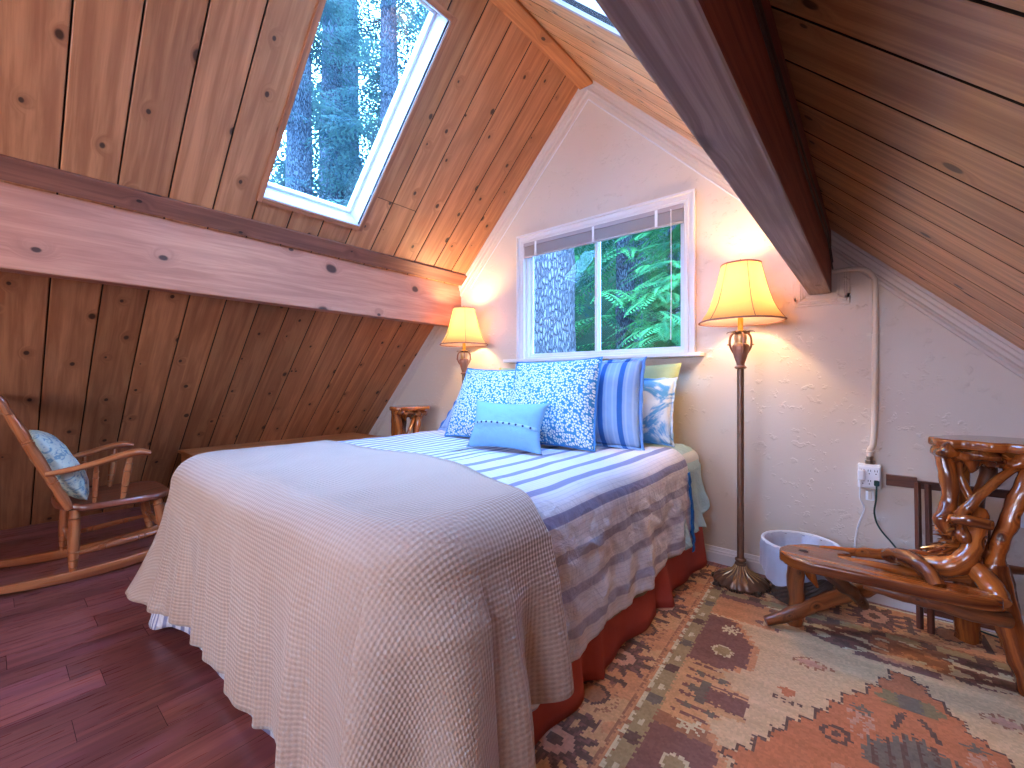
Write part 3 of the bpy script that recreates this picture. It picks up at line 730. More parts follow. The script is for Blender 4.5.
g = G(); g.box((OX, YB - 0.026, OZ), (0.086, 0.05, 0.112)); g.box((OX, YB - 0.054, OZ), (0.080, 0.010, 0.10)); obj('housing', g, M['plastic'], ad, bevel=0.005)
g = G()
for cx in (-0.024, 0.0, 0.024):
    for cz in (0.024, -0.024):
        for dx in (-0.0045, 0.0045): g.box((OX + cx + dx, YB - 0.0592, OZ + cz + 0.006), (0.0024, 0.001, 0.009))
        g.lathe([(0.0026, 0), (0.0026, 0.001)], c=(OX + cx, YB - 0.0592, OZ + cz - 0.008), n=8, rot=Matrix.Rotation(PI / 2, 3, 'X'))
sl = obj('socket_slots', g, M['slot'], ad); sl['kind'] = 'stuff'
pw = thing('white_plug_cord', 'white cord plugged into the adapter, hanging down the wall', 'cord', (-0.03, YB - 0.05, 0.02))
g = G(); g.box((OX - 0.030, YB - 0.071, OZ + 0.008), (0.026, 0.024, 0.05)); obj('plug', g, M['plastic'], pw, bevel=0.006)
g = G(); g.tube([(OX - 0.030, YB - 0.074, OZ - 0.01), (OX - 0.034, YB - 0.065, 0.50), (OX - 0.02, YB - 0.04, 0.44), (OX - 0.045, YB - 0.022, 0.34), (OX - 0.055, YB - 0.03, 0.24), (OX - 0.06, YB - 0.05, 0.05), (OX - 0.09, YB - 0.07, 0.014)], 0.0034, n=6, smooth=6); obj('cable', g, M['cordw'], pw, smooth=True)
g = G(); g.box((OX + 0.002, YB - 0.028, OZ - 0.09), (0.032, 0.03, 0.045)); g.box((OX + 0.002, YB - 0.045, OZ - 0.088), (0.012, 0.004, 0.04), mi=1)
o = obj('power_brick', g, [M['plastic'], M['cream']], bevel=0.004); tag(o, 'small white charger block under the outlet adapter', 'charger')
pg = thing('green_plug_cord', 'dark green cord plugged into the adapter, trailing behind the bench', 'cord', (0.1, YB - 0.05, 0.02))
g = G(); g.box((OX + 0.026, YB - 0.068, OZ - 0.024), (0.02, 0.018, 0.026)); obj('plug', g, M['cordg'], pg, bevel=0.005)
g = G(); g.tube([(OX + 0.026, YB - 0.075, OZ - 0.03), (0.018, YB - 0.075, 0.50), (0.012, YB - 0.05, 0.43), (0.03, YB - 0.03, 0.36), (0.085, YB - 0.03, 0.285), (0.15, YB - 0.032, 0.18), (0.22, YB - 0.04, 0.08), (0.30, YB - 0.06, 0.022), (0.42, YB - 0.10, 0.014)], 0.0036, n=6, smooth=6); obj('cable', g, M['cordg'], pg, smooth=True)
g = G(); g.box((0.52, YB - 0.004, 0.50), (0.11, 0.007, 0.10)); g.box((0.52, YB - 0.009, 0.515), (0.034, 0.004, 0.028)); g.box((0.52, YB - 0.009, 0.478), (0.034, 0.004, 0.028))
tag(obj('wall_plate', g, M['plastic'], bevel=0.003), 'white wall plate low on the wall at the right edge', 'outlet')
g = G()
for a, b_ in ((0.0, 0.0), (0.035, 0.006)):
    g.tube([(-0.146, y_, 1.66 + a + 0.008 * math.sin(y_ * 3 + a * 40)) for y_ in [-0.4 + i * 0.25 for i in range(12)]] + [(-0.146, 2.66, 1.60 + a)], 0.0032, n=5, smooth=3)
tag(obj('beam_cable', g, M['cordb'], smooth=True), 'pair of thin brown cables stapled along the right beam', 'cable')

# ============================================================ RUG
def rug():
    W0, W1, H0, H1 = -0.98, 1.0, 0.05, 2.60; c = 0.0075
    nx, ny = int((W1 - W0) / c), int((H1 - H0) / c)
    orange = lin((212, 146, 104)); rust = lin((200, 116, 78)); purple = lin((128, 84, 82)); creamc = lin((220, 184, 144)); olive = lin((168, 146, 108)); dark = lin((92, 66, 66))
    slate = lin((108, 100, 94)); brown = lin((166, 110, 82)); pink = lin((206, 152, 130)); tan = lin((216, 164, 118)); grn = lin((130, 118, 86)); pale = lin((222, 208, 172))
    def steps(x, y, q=0.034): return (math.floor(x / q) + 0.5) * q, (math.floor(y / q) + 0.5) * q
    rn = random.Random(5)
    def hexa(x, y, cx, cy, a, b_, ca, cb):
        dx, dy = abs(x - cx), abs(y - cy); m = max(dx / a, dy / b_, (dx / a + dy / b_) / 1.45)
        return cb if m < 0.78 else (ca if m < 1 else None)
    def star(x, y, cx, cy, r):
        dx, dy = x - cx, y - cy; rr = math.hypot(dx, dy); a = math.atan2(dy, dx)
        return rr < r * (0.62 + 0.38 * math.cos(8 * a))
    def flower(x, y, cx, cy, s):
        dx, dy = (x - cx) / s, (y - cy) / s; rr = math.hypot(dx * 0.85, dy * 1.1); a = math.atan2(dy, dx)
        if rr < 0.022: return dark
        if rr < 0.05: return pink
        if rr < 0.058: return dark
        if rr < 0.095 + 0.022 * math.cos(12 * a): return purple if (int(a * 6) % 2) else dark
        return None
    def band(x, y, horiz):
        """border colours; x = distance across, y = along"""
        k = math.floor(y / 0.47); ty = y - k * 0.47
        col = tan if noise.noise(Vector((x * 6, y * 6, 2))) > 0 else orange
        f = flower(x, ty, 0.12, 0.12, 1.0)
        if f: return f
        h = hexa(x, ty, 0.12, 0.355, 0.06, 0.05, dark, brown)
        if h: return h
        h = hexa(x, ty, 0.12, 0.355, 0.095, 0.08, brown, col)
        if h is brown and noise.noise(Vector((x * 90, y * 90, 0))) > 0: return brown
        for yy in (0.235, 0.46):
            if abs(ty - yy) < 0.012 and 0.04 < x < 0.2: return dark
            if abs(ty - yy) < 0.03 and 0.04 < x < 0.2 and (math.floor(x / 0.023) % 2): return purple
        return col
    def color(x, y):
        # left border
        if x < -0.565:
            if x > -0.615:
                k = math.floor(y / 0.19); ty = y - k * 0.19
                if abs(ty - 0.06) < 0.022 and abs(x + 0.59) < 0.02: return slate if k % 2 else dark
                if abs(ty - 0.13) < 0.014 and abs(x + 0.59) < 0.008 : return pale
                return olive
            if x > -0.628: return pale if noise.noise(Vector((0, y * 30, 0))) > -0.1 else brown
            if x > -0.64: return orange
            if x > -0.648: return brown
            return band(-0.648 - x, y, False)
        # far border beside the wall
        if y > 2.29:
            if y < 2.335: return olive if (math.floor(x / 0.05) % 3) else dark
            if y < 2.35: return brown
            if y > 2.585: return pale
            return band(y - 2.35, x + 0.1, True)
        qx, qy = steps(x, y)
        # medallion
        mx, my = qx - 0.075, qy - 1.30; m = abs(mx) / 0.44 + abs(my) / 0.77
        if m < 1:
            qx2, qy2 = x - 0.075, y - 1.30
            edge = any(abs(steps(x + ddx, y + ddy)[0] - 0.075) / 0.44 + abs(steps(x + ddx, y + ddy)[1] - 1.30) / 0.77 >= 1 for ddx, ddy in ((0.008, 0), (-0.008, 0), (0, 0.008), (0, -0.008)))
            if edge: return dark
            ax, ay = abs(qx2), abs(qy2)
            if ax < 0.085 - 0.02 * (math.floor(ay / 0.03) % 2) and 0.52 < ay + 0.5 * ax * 0 < 0.60:
                return slate if ax < 0.03 else grn
            if ax < 0.13 and 0.17 + 0.35 * ax < ay < 0.40 - 0.9 * ax + 0.02 * math.sin(x * 300): return (slate if math.floor(x / 0.0115) % 3 else dark)
            if ay < 0.15 and ax < 0.2: return pink if (math.floor(x / .03) + math.floor(y / .03)) % 3 else purple
            if star(ax, ay, 0.125, 0.44, 0.032): return slate
            if abs(math.hypot(ax - 0.19, ay - 0.27) - 0.032) < 0.007 or math.hypot(ax - 0.19, ay - 0.27) < 0.012: return dark
            if 0.30 < ay < 0.42 and 0.10 < ax < 0.16 and noise.noise(Vector((x * 120, y * 20, 0))) > 0.05: return pink
            if abs(ax - 0.02 - 0.3 * (0.5 - ay)) < 0.008 and 0.4 < ay < 0.5: return dark
            return rust
        # stepped blocks down both sides of the field
        xs = x if x < 0.14 else 0.28 - x
        for cy, kind in ((2.20, 0), (1.87, 1), (1.52, 2), (1.25, 1), (0.88, 0), (0.55, 1), (0.2, 2)):
            dy = y - cy
            wq = math.floor(abs(dy) / 0.035)
            if kind == 1 and abs(dy) < 0.19:
                wide = -0.375 - (0.035 * max(0, wq - 3) if dy < 0 else 0.02 * wq)
                if xs < wide + 0.022 and xs >= wide: return orange
                if xs < wide:
                    if dy > 0 and star(xs, y, -0.465, cy + 0.10, 0.042): return pale
                    h = hexa(xs, y, -0.465, cy - 0.07, 0.036, 0.036, pale, olive)
                    if h: return h
                    return purple if cy > 1.4 or dy < 0.05 else brown
            if kind == 2 and abs(dy) < 0.165:
                w = -0.34 - 0.03 * wq * (1 if wq > 1 else 0)
                if xs < w:
                    if abs(dy) < 0.035 and xs > -0.46: return purple
                    if (abs(xs + 0.47) < 0.018 and abs(dy) < 0.06) or (abs(dy) < 0.018 and abs(xs + 0.47) < 0.05): return slate
                    for sx, sy in ((-0.5, .09), (-0.43, .09), (-0.5, -.09), (-0.43, -.09)):
                        if abs(xs - sx) < 0.014 and abs(dy - sy) < 0.014: return slate
                    if math.floor((y) / 0.0115) % 4 == 0 and xs > -0.54: return purple
                    return tan
            if kind == 0 and abs(dy) < 0.13:
                w = -0.30 - 0.035 * (wq % 3)
                if xs < w: return purple if (dy > 0.05 and xs < -0.38) or xs > w - 0.02 else orange
        if y > 2.13 + 0.03 * math.sin(x * 17):
            a = noise.noise(Vector((x * 15, y * 34, 1)))
            if a > 0.24: return pale
            return (purple if a > -0.15 else dark) if math.floor(x / 0.22) % 2 else (brown if a > -0.2 else orange)
        # small motifs on the sandy field
        for cx, cy, kk in ((-0.19, 1.91, 0), (-0.245, 1.69, 1), (0.30, 1.93, 0), (0.06, 2.10, 2), (-0.24, 1.40, 0), (0.40, 1.60, 1), (-0.22, 0.9, 0), (0.4, 0.95, 0)):
            dx, dy = x - cx, y - cy
            if kk == 0:
                m = abs(dx) / 0.07 + abs(dy) / 0.035
                if m < 0.7: return pink
                if m < 1.15 and math.floor(dx / 0.0115) % 2: return brown
            elif kk == 1:
                if -0.03 < dy < 0.02 and abs(dx) < 0.5 * (0.04 + dy): return rust
                if abs(dy + 0.05) < 0.009 and abs(dx) < 0.04 and math.floor(dx / 0.0115) % 2: return dark
            else:
                if abs(dx) < 0.12 and abs(dy) < 0.024: return purple if dy < 0 or abs(dx) > .05 else pink
        return creamc
    g = G(); cols = []
    for i in range(nx + 1):
        for j in range(ny + 1): g.v.append((W0 + i * c, H0 + j * c, 0.009 + 0.0012 * noise.noise(Vector((i * .3, j * .3, 0)))))
    for i in range(nx):
        for j in range(ny):
            a = i * (ny + 1) + j; g.face([a, a + ny + 1, a + ny + 2, a + 1], [(W0 + i * c, H0 + j * c), (W0 + (i + 1) * c, H0 + j * c), (W0 + (i + 1) * c, H0 + (j + 1) * c), (W0 + i * c, H0 + (j + 1) * c)])
            x, y = W0 + (i + .5) * c, H0 + (j + .5) * c; jx, jy = rn.uniform(-.004, .004), rn.uniform(-.004, .004)
            col = color(x + jx, y + jy)
            # abrash: bands of slightly different dye lots
            col = tuple(q_ * 0.88 + m_ * 0.12 for q_, m_ in zip(col, creamc)); f = 0.93 + 0.16 * noise.noise(Vector((x * 1.3, y * 26, 3))) + rn.uniform(-.10, .10); cols.append((col[0] * f, col[1] * f, col[2] * f, 1))
    # edge band
    b = len(g.v)
    ring = [(W0, H0), (W0 + nx * c, H0), (W0 + nx * c, H0 + ny * c), (W0, H0 + ny * c)]
    for p in ring: g.v.append((p[0], p[1], 0.001))
    for p in ring: g.v.append((p[0], p[1], 0.009))
    for i in range(4):
        j = (i + 1) % 4; g.face([b + i, b + j, b + 4 + j, b + 4 + i], [(0, 0)] * 4); cols.append((*lin((150, 100, 70)), 1))
    t = NT('kilim_wool'); at = t.n('Attribute', attribute_name='dye'); uv = t.n('UVMap').outputs['UV']
    mp = t.n('Mapping'); t.l(uv, mp.inputs[0]); mp.inputs['Scale'].default_value = (520, 160, 1)
    n = t.noise(mp.outputs[0], 1, 2); t.bump(n, 0.5, 0.002)
    cc = t.mix(t.math('MULTIPLY', n, 0.35), at.outputs['Color'], (0.9, 0.8, 0.7), 'MULTIPLY'); t.fin(cc, 0.9, 0, 0.1)
    o = obj('kilim_rug', g, t.m)
    ca = o.data.color_attributes.new('dye', 'FLOAT_COLOR', 'CORNER'); buf = []
    for p, col in zip(o.data.polygons, cols): buf.extend(col * len(p.vertices))
    ca.data.foreach_set('color', buf)
    # pivot at the field corner, slightly turned in the room
    a = math.radians(2.75); piv = Vector((-0.565, 2.3, 0))
    o.data.transform(Matrix.Translation(-piv)); o.location = piv; o.rotation_euler = (0, 0, a)
    o['label'] = 'patterned orange, cream and purple kilim rug right of the bed'; o['category'] = 'rug'
rug()

# ============================================================ BED
BX0, BX1, BY0, BY1, BZT = -2.47, -0.745, 0.535, 2.64, 0.675
RC = 0.20
def path(f, x0=BX0, x1=BX1, y0=BY0, yh=BY1, R=RC):
    """f 0..1 from right/head corner, along the right side, the foot and the left side; returns point, normal"""
    a = yh - y0 - R; c = R * PI / 2; w = x1 - x0 - 2 * R; L = 2 * a + 2 * c + w; s = f * L
    if s < a: return Vector((x1, yh - s)), Vector((1, 0)), s, L
    s -= a
    if s < c:
        t = s / R; n = Vector((math.cos(t), -math.sin(t))); return Vector((x1 - R, y0 + R)) + n * R, n, f * L, L
    s -= c
    if s < w: return Vector((x1 - R - s, y0)), Vector((0, -1)), f * L, L
    s -= w
    if s < c:
        t = s / R; n = Vector((-math.sin(t), -math.cos(t))); return Vector((x0 + R, y0 + R)) + n * R, n, f * L, L
    s -= c
    return Vector((x0, y0 + R + s)), Vector((-1, 0)), f * L, L
def sdf(x, y, x0=BX0, x1=BX1, y0=BY0, R=RC):
    """inside distance to the border (head end open)"""
    dx = min(x - x0, x1 - x); dy = y - y0
    if dx < R and dy < R: return R - math.hypot(R - dx, R - dy)
    return min(dx, dy)
RR = 0.11
def top_z(x, y, off):
    s = sdf(x, y); z = BZT + off
    z += 0.010 * noise.noise(Vector((x * 2.2, y * 2.2, 0))) + 0.004 * noise.noise(Vector((x * 7, y * 7, 4)))
    if s < RR: z -= RR - math.sqrt(max(0, RR * RR - (RR - max(s, 0)) ** 2))
    return z
def drape(inner, hem, off, yh, nq, fold, f0=0.0, f1=1.0, ntop=26, nside=26, extra=None, x0=BX0, x1=BX1):
    """one cloth: columns run from inner(f) over the edge and down to hem(f)"""
    def fn(i, j):
        f = f0 + (f1 - f0) * i / (nq - 1)
        p, n, s, L = path(f, x0, x1, BY0, yh)
        if j < ntop:
            k = 1 - (1 - j / (ntop - 1)) ** 1.7
            q = Vector(inner(f, p)).lerp(p, k); e = q + n * off * k
            sd = max(0.0, sdf(q.x, q.y)); ex = 0.0
            if sd < RR: ex = RR * math.asin(min(1, (RR - sd) / RR)) - (RR - sd)
            return Vector((e.x, e.y, top_z(q.x, q.y, off))), (q.x + n.x * ex, q.y + n.y * ex)
        t = (j - ntop + 1) / nside; z0 = BZT + off - RR; zh = hem(f, p, s, L)
        z = z0 + (zh - z0) * t; drop = RR * 0.57 + (z0 - z)
        o = off + fold(f, s, t, z0 - z, p, n)
        e = p + n * o
        tg = Vector((-n.y, n.x)); e = e + tg * (0.01 * math.sin(s * 31 + t * 2) * t)
        z += 0.004 * math.sin(s * 23) * t
        return Vector((e.x, e.y, z)), (p.x + n.x * drop, p.y + n.y * drop)
    g = G(); g.grid(nq, ntop + nside, fn, flip=True); return g

bed = thing('bed', 'wide bed with white mattress and brick-red bed skirt under the window', 'bed', ((BX0 + BX1) / 2, (BY0 + BY1) / 2, 0))
def rbox(x0, x1, y0, y1, z0, z1, r, name, mat, bev):
    g = G(); g.box(((x0 + x1) / 2, (y0 + y1) / 2, (z0 + z1) / 2), (x1 - x0, y1 - y0, z1 - z0), along=1); return obj(name, g, mat, bed, smooth=True, bevel=bev, bseg=5)
def rprism(x0, x1, y0, y1, z0, z1, r, name, bev):
    P = []
    for cx, cy, a0_ in ((x1 - r, y1 - 0.06, 0), (x0 + r, y1 - 0.06, 90), (x0 + r, y0 + r, 180), (x1 - r, y0 + r, 270)):
        rr_ = r if cy < 1 else 0.06; cx2 = cx if cy < 1 else (x1 - 0.06 if cx > -1.6 else x0 + 0.06)
        for i in range(9): a = math.radians(a0_ + i * 90 / 8); P.append((cx2 + rr_ * math.cos(a), cy + rr_ * math.sin(a)))
    g = G(); g.prism(P, 2, z0, z1); return obj(name, g, M['mattress'], bed, smooth=True, angle=50, bevel=bev, bseg=5)
rprism(BX0 + .02, BX1 - .012, BY0 + .03, BY1, 0.36, BZT - 0.014, .20, 'mattress', 0.085)
rprism(BX0 + .06, BX1 - .035, BY0 + .08, BY1 - 0.01, 0.12, 0.355, .16, 'box_spring', 0.02)
g = G()
for (xx, yy) in ((BX0 + .2, BY0 + .2), (BX1 - .2, BY0 + .2), (BX0 + .2, BY1 - .2), (BX1 - .2, BY1 - .2)):
    gl = G(); gl.lathe([(0.02, 0.0), (0.025, 0.01), (0.03, 0.12)], c=(xx, yy, 0), n=12); obj('leg', gl, M['rack'], bed)
# skirt: tailored panels with pleats
def skirt_fn(i, j, nq=260):
    f = i / (nq - 1); p, n, s, L = path(f, BX0 + 0.03, BX1 - 0.03, BY0 + 0.05, BY1 - 0.01, 0.13); t = j / 9
    pl = 0.0
    for c0 in (0.62, 1.26, 2.10, 2.18):
        pl += 0.030 * math.exp(-((s - c0) / 0.028) ** 2) - 0.030 * math.exp(-((s - c0 - 0.07) / 0.03) ** 2)
    o = (0.006 + 0.032 * t) + t * (0.5 + t) * (0.008 * math.sin(s * 9 + 1) + 0.006 * math.sin(s * 23)) + t * pl
    e = p + n * o; return Vector((e.x, e.y, 0.36 - 0.348 * t)), (s, 0.36 * t)
g = G(); g.grid(260, 10, skirt_fn, flip=True)
obj('bed_skirt', g, M['skirt'], bed, smooth=True, angle=80, solid=0.004)

# sheet layer folded out at the head end, on the near side
YQ = 2.30     # head end of the quilt
def sheet():
    ny_, nd = 26, 40
    def fn(i, j):
        y = 2.16 + 0.40 * i / (ny_ - 1)
        if j < 14:
            x = BX1 - 0.9 + 0.9 * (j / 13) ** 0.7; return Vector((x + .004 * (j == 13), y + 0.01 * math.sin(x * 6), top_z(x, y, 0.006))), (x, y)
        t = (j - 13) / (nd - 14); zh = 0.255 + 0.03 * math.sin(y * 14) + 0.16 * max(0, y - 2.42) / 0.14
        z = BZT - RR + (zh - BZT + RR) * t; o = 0.006 + 0.05 * t * t + t * 0.014 * math.sin(y * 60 + 1) + t * 0.010 * math.sin(y * 27)
        return Vector((BX1 + o, y + 0.03 * t * (y - 2.35), z)), (BX1 + (BZT - z), y)
    g = G(); g.grid(ny_, nd, fn, flip=True)
    tag(obj('bed_sheet', g, M['aqua'], smooth=True, angle=80, solid=0.003), 'pale aqua sheet hanging over the near side by the pillows', 'sheet')
sheet()

# khaki-lined coverlet seen as a band under the quilt edge, on the near side
def cornerL(s, yh):
    sL = (yh - BY0 - RC) + RC * PI / 2 + (BX1 - BX0 - 2 * RC) + RC * PI / 4
    return math.exp(-((s - sL) / 0.24) ** 2)
def hem_quilt(f, p, s, L):
    side = BY1 - BY0
    if p.x > BX1 - 0.02 and p.y > BY0 + RC: return 0.165 + 0.06 * (p.y - 0.65) / 1.6 + 0.012 * math.sin(s * 8) + 0.006 * math.sin(s * 21)
    if p.x > BX1 - RC: k = (BX1 - p.x) / RC; return 0.16 - 0.09 * k
    return 0.058 + 0.010 * math.sin(s * 7) - 0.035 * min(1, max(0, (-2.1 - p.x) / 0.25))
def fold_quilt(f, s, t, d, p, n):
    a = min(1, d / 0.25); w = 0.012 * math.sin(s * 14) + 0.010 * math.sin(s * 33 + 2) + 0.010 * noise.noise(Vector((s * 6, d * 8, 0))) * 1.6
    c = 0.09 * t * t * cornerL(s, YQ)
    crinkle = 0.016 * abs(noise.noise(Vector((s * 9 + d * 10, d * 9 - s * 3, 3)))) + 0.006 * noise.noise(Vector((s * 30, d * 30 + s * 8, 9)))
    kf = 0.35 if (n is not None and n.y < -0.3) else 1.0
    return kf * (a * (w * 0.8) + crinkle * min(1, d / 0.05)) + 0.014 * t + c
def in_quilt(f, p): return (min(max(p.x, (BX0 + BX1) / 2 - .02), (BX0 + BX1) / 2 + .02), max(p.y, BY0 + 0.95))
q_ = drape(in_quilt, hem_quilt, 0.016, YQ, 420, fold_quilt, ntop=24, nside=30)
quilt = obj('quilt', q_, M['quilt'], smooth=True, angle=80, solid=0.006)
# strong blue band sewn along the head edge of the drop, and the khaki lining edge
def band_fn(i, j):
    t = j / 24; y = 2.262 + 0.03 * i / 3; z0 = BZT + 0.016 - RR; zh = 0.185; z = z0 + (zh - z0) * t
    return Vector((BX1 + 0.030 + fold_quilt(0, YQ - y, t, z0 - z, Vector((BX1, y)), None) , y, z)), (y, z)
g = G(); g.grid(4, 25, band_fn, flip=False); obj('blue_band', g, M['blueband'], quilt, smooth=True, solid=0.003)
def lining(i, j, nq=150):
    f = 0.02 + 0.40 * i / (nq - 1); p, n, s, L = path(f, BX0, BX1, BY0, YQ); t = j / 3
    zh = hem_quilt(f, p, s, L) ; e = p + n * (-0.004 + 0.8 * fold_quilt(f, s, 1, 0.4, p, n))
    return Vector((e.x, e.y, zh + 0.03 - 0.055 * t)), (s, t * .06)
g = G(); g.grid(150, 4, lining, flip=True); obj('lining_edge', g, M['olivehem'], quilt, smooth=True, solid=0.003)
tag(quilt, 'white quilt with lilac-blue stripes covering the bed', 'quilt')

# waffle throw over the foot of the bed
YT = 1.03
def in_throw(f, p):
    k = min(1, f / 0.35); k = k * k * (3 - 2 * k)
    return (BX1 - f * (BX1 - BX0), YT + 0.20 * k + 0.012 * math.sin(f * 17))
def hem_throw(f, p, s, L):
    if p.y > BY0 + RC and p.x > -1.5:            # near side
        return 0.215 - 0.03 * math.sin((p.y - 0.6) * 5) if p.y > 0.84 else 0.10 - 0.06 * (0.84 - p.y) / 0.2 + 0.0
    if p.x > BX1 - 0.3: return 0.04 + 0.10 * max(0, (BX1 - p.x - .06)) 
    return 0.125 + 0.012 * math.sin(s * 5) + 0.004 * math.sin(s * 19) + 0.02 * cornerL(s, YT)
def fold_throw(f, s, t, d, p, n):
    a = min(1, d / 0.30) ; foot = p.y < BY0 + 0.02
    if p.y > BY0 + RC and p.x > -1.5:
        w = 0.026 * math.sin(s * 36 + 0.5) + 0.016 * math.sin(s * 21 + 2) + (0.030 / (1 + math.exp(-(0.84 - p.y) / 0.01)))
        e = 0.012 + 0.030 * t
    elif foot:
        w = 0.014 * math.sin(s * 19) + 0.011 * math.sin(s * 34 + 1) + 0.006 * math.sin(s * 61); e = 0.012 + 0.02 * t + 0.12 * t * t * cornerL(s, YT)
    else:
        w = 0.024 * math.sin(s * 40) ; e = 0.03 + 0.07 * t
        if p.x < -1.5: w = 0.014 * math.sin(s * 19) + 0.011 * math.sin(s * 34 + 1); e = 0.012 + 0.02 * t + 0.12 * t * t * cornerL(s, YT)
    return a * w * (0.4 + 0.6 * t) + e * min(1, d / 0.1)
t_ = drape(in_throw, hem_throw, 0.034, YT, 520, fold_throw, ntop=30, nside=34)
tag(obj('throw_blanket', t_, M['throw'], smooth=True, angle=80, solid=0.011), 'taupe waffle-weave throw spread over the foot of the bed', 'blanket')

# ============================================================ PILLOWS
def pillow(name, label, cat, BL, BR, TL, TR, thick, mat, n=30, pinch=0.06, piping=None, flange=0.0, seed=1, uvw=0.55, group=None, sag=0.0):
    BL, BR, TL, TR = map(Vector, (BL, BR, TL, TR)); N = (BR - BL).cross(TL - BL).normalized()
    W = (BR - BL).length; Hh = (TL - BL).length
    def base(u, v):
        a = 2 * u - 1; b = 2 * v - 1
        uu = 0.5 + 0.5 * a * (1 - pinch * (1 - b * b)); vv = 0.5 + 0.5 * b * (1 - pinch * (1 - a * a))
        return BL.lerp(BR, uu).lerp(TL.lerp(TR, uu), vv)
    def h(u, v):
        a = abs(2 * u - 1); b = abs(2 * v - 1); e = (1 - a ** 2.4) * (1 - b ** 2.4)
        w = 0.010 * noise.noise(Vector((u * 3.2 + seed * 5, v * 3.2, seed))) + 0.004 * noise.noise(Vector((u * 9 + seed, v * 9, seed * 3)))
        return thick * 0.5 * max(e, 0) ** 0.62 * (1 + sag * (0.5 - v)) + w * min(1, e * 4)
    def grid_side(sgn):
        def fn(i, j):
            u, v = i / (n - 1), j / (n - 1); return base(u, v) + N * (sgn * h(u, v)), (u * W * (1 if sgn > 0 else 1), v * Hh)
        return fn
    g = G(); g.grid(n, n, grid_side(1)); g.grid(n, n, grid_side(-1), flip=True)
    # weld the rim
    o = obj(name, g, mat, smooth=True, angle=80)
    import bmesh
    bm = bmesh.new(); bm.from_mesh(o.data); bmesh.ops.remove_doubles(bm, verts=bm.verts, dist=0.0004); bm.to_mesh(o.data); bm.free()
    if piping:
        pts = [base(i / 16, 0) for i in range(17)] + [base(1, i / 16) for i in range(1, 17)] + [base(1 - i / 16, 1) for i in range(1, 17)] + [base(0, 1 - i / 16) for i in range(1, 17)]
        gp = G(); gp.tube(pts, 0.0055, n=6, k=0); obj('piping', gp, piping, o, smooth=True)
    if flange:
        m = 40
        def fl(i, j):
            s_ = i / (4 * m) * 4; e = int(min(s_, 3.999)); fr = s_ - e
            u, v = ((fr, 0), (1, fr), (1 - fr, 1), (0, 1 - fr))[e]; b0 = base(u, v); c = base(0.5, 0.5); d = (b0 - c); d = d / d.length
            return b0 + d * flange * j / 2 * (1.3 if min(abs(fr), abs(1 - fr)) < 0.04 else 1) + N * 0.004 * math.sin(i * 0.9) * j, (u * W, v * Hh)
        gp = G(); gp.grid(4 * m + 1, 3, fl); obj('flange', gp, mat, o, smooth=True, solid=0.004)
    return tag(o, label, cat, group)
ZP = BZT + 0.028
pillow('bed_pillow', 'sage green pillow standing behind the two floral pillows, left one', 'pillow', (-2.22, 2.46, ZP), (-1.53, 2.46, ZP), (-2.24, 2.55, 1.150), (-1.53, 2.55, 1.145), 0.15, M['olive'], seed=2)
pillow('bed_pillow', 'sage green pillow standing behind the striped pillow on the right', 'pillow', (-1.50, 2.46, ZP), (-0.86, 2.46, ZP), (-1.50, 2.55, 1.150), (-0.84, 2.55, 1.152), 0.15, M['olive'], seed=3)
pillow('bed_pillow', 'white and blue blotched pillow at the right end of the row', 'pillow', (-1.40, 2.32, ZP), (-0.82, 2.34, ZP), (-1.40, 2.44, 1.06), (-0.845, 2.46, 1.06), 0.13, M['case'], seed=4, flange=0.012)
pillow('bed_pillow', 'blue striped pillow standing right of the floral pillows', 'pillow', (-1.50, 2.05, ZP), (-0.90, 2.12, ZP), (-1.56, 2.24, 1.155), (-0.97, 2.31, 1.165), 0.20, M['sham'], seed=5, flange=0.02)
pillow('bed_pillow', 'blue striped pillow half hidden behind the left floral pillow', 'pillow', (-2.33, 2.02, ZP + 0.01), (-1.78, 2.06, ZP), (-2.24, 2.26, 1.10), (-1.72, 2.28, 1.12), 0.15, M['sham'], seed=6, flange=0.02)
pillow('throw_pillow', 'blue and white floral pillow on the left, behind the small blue one', 'pillow', (-2.06, 1.83, ZP), (-1.56, 1.86, ZP), (-2.08, 2.05, 1.13), (-1.60, 2.09, 1.115), 0.21, M['floral'], piping=M['piping'], seed=7)
pillow('throw_pillow', 'blue and white floral pillow in the middle of the row', 'pillow', (-1.62, 1.84, ZP), (-1.045, 1.90, ZP), (-1.655, 2.05, 1.16), (-1.115, 2.11, 1.175), 0.22, M['floral'], piping=M['piping'], seed=8)
lb = pillow('lumbar_pillow', 'small sky-blue oblong pillow leaning in front of the floral pillows', 'pillow', (-1.635, 1.60, ZP), (-1.185, 1.655, ZP - 0.004), (-1.675, 1.71, 0.945), (-1.215, 1.765, 0.94), 0.17, M['lumbar'], seed=9, pinch=0.14)
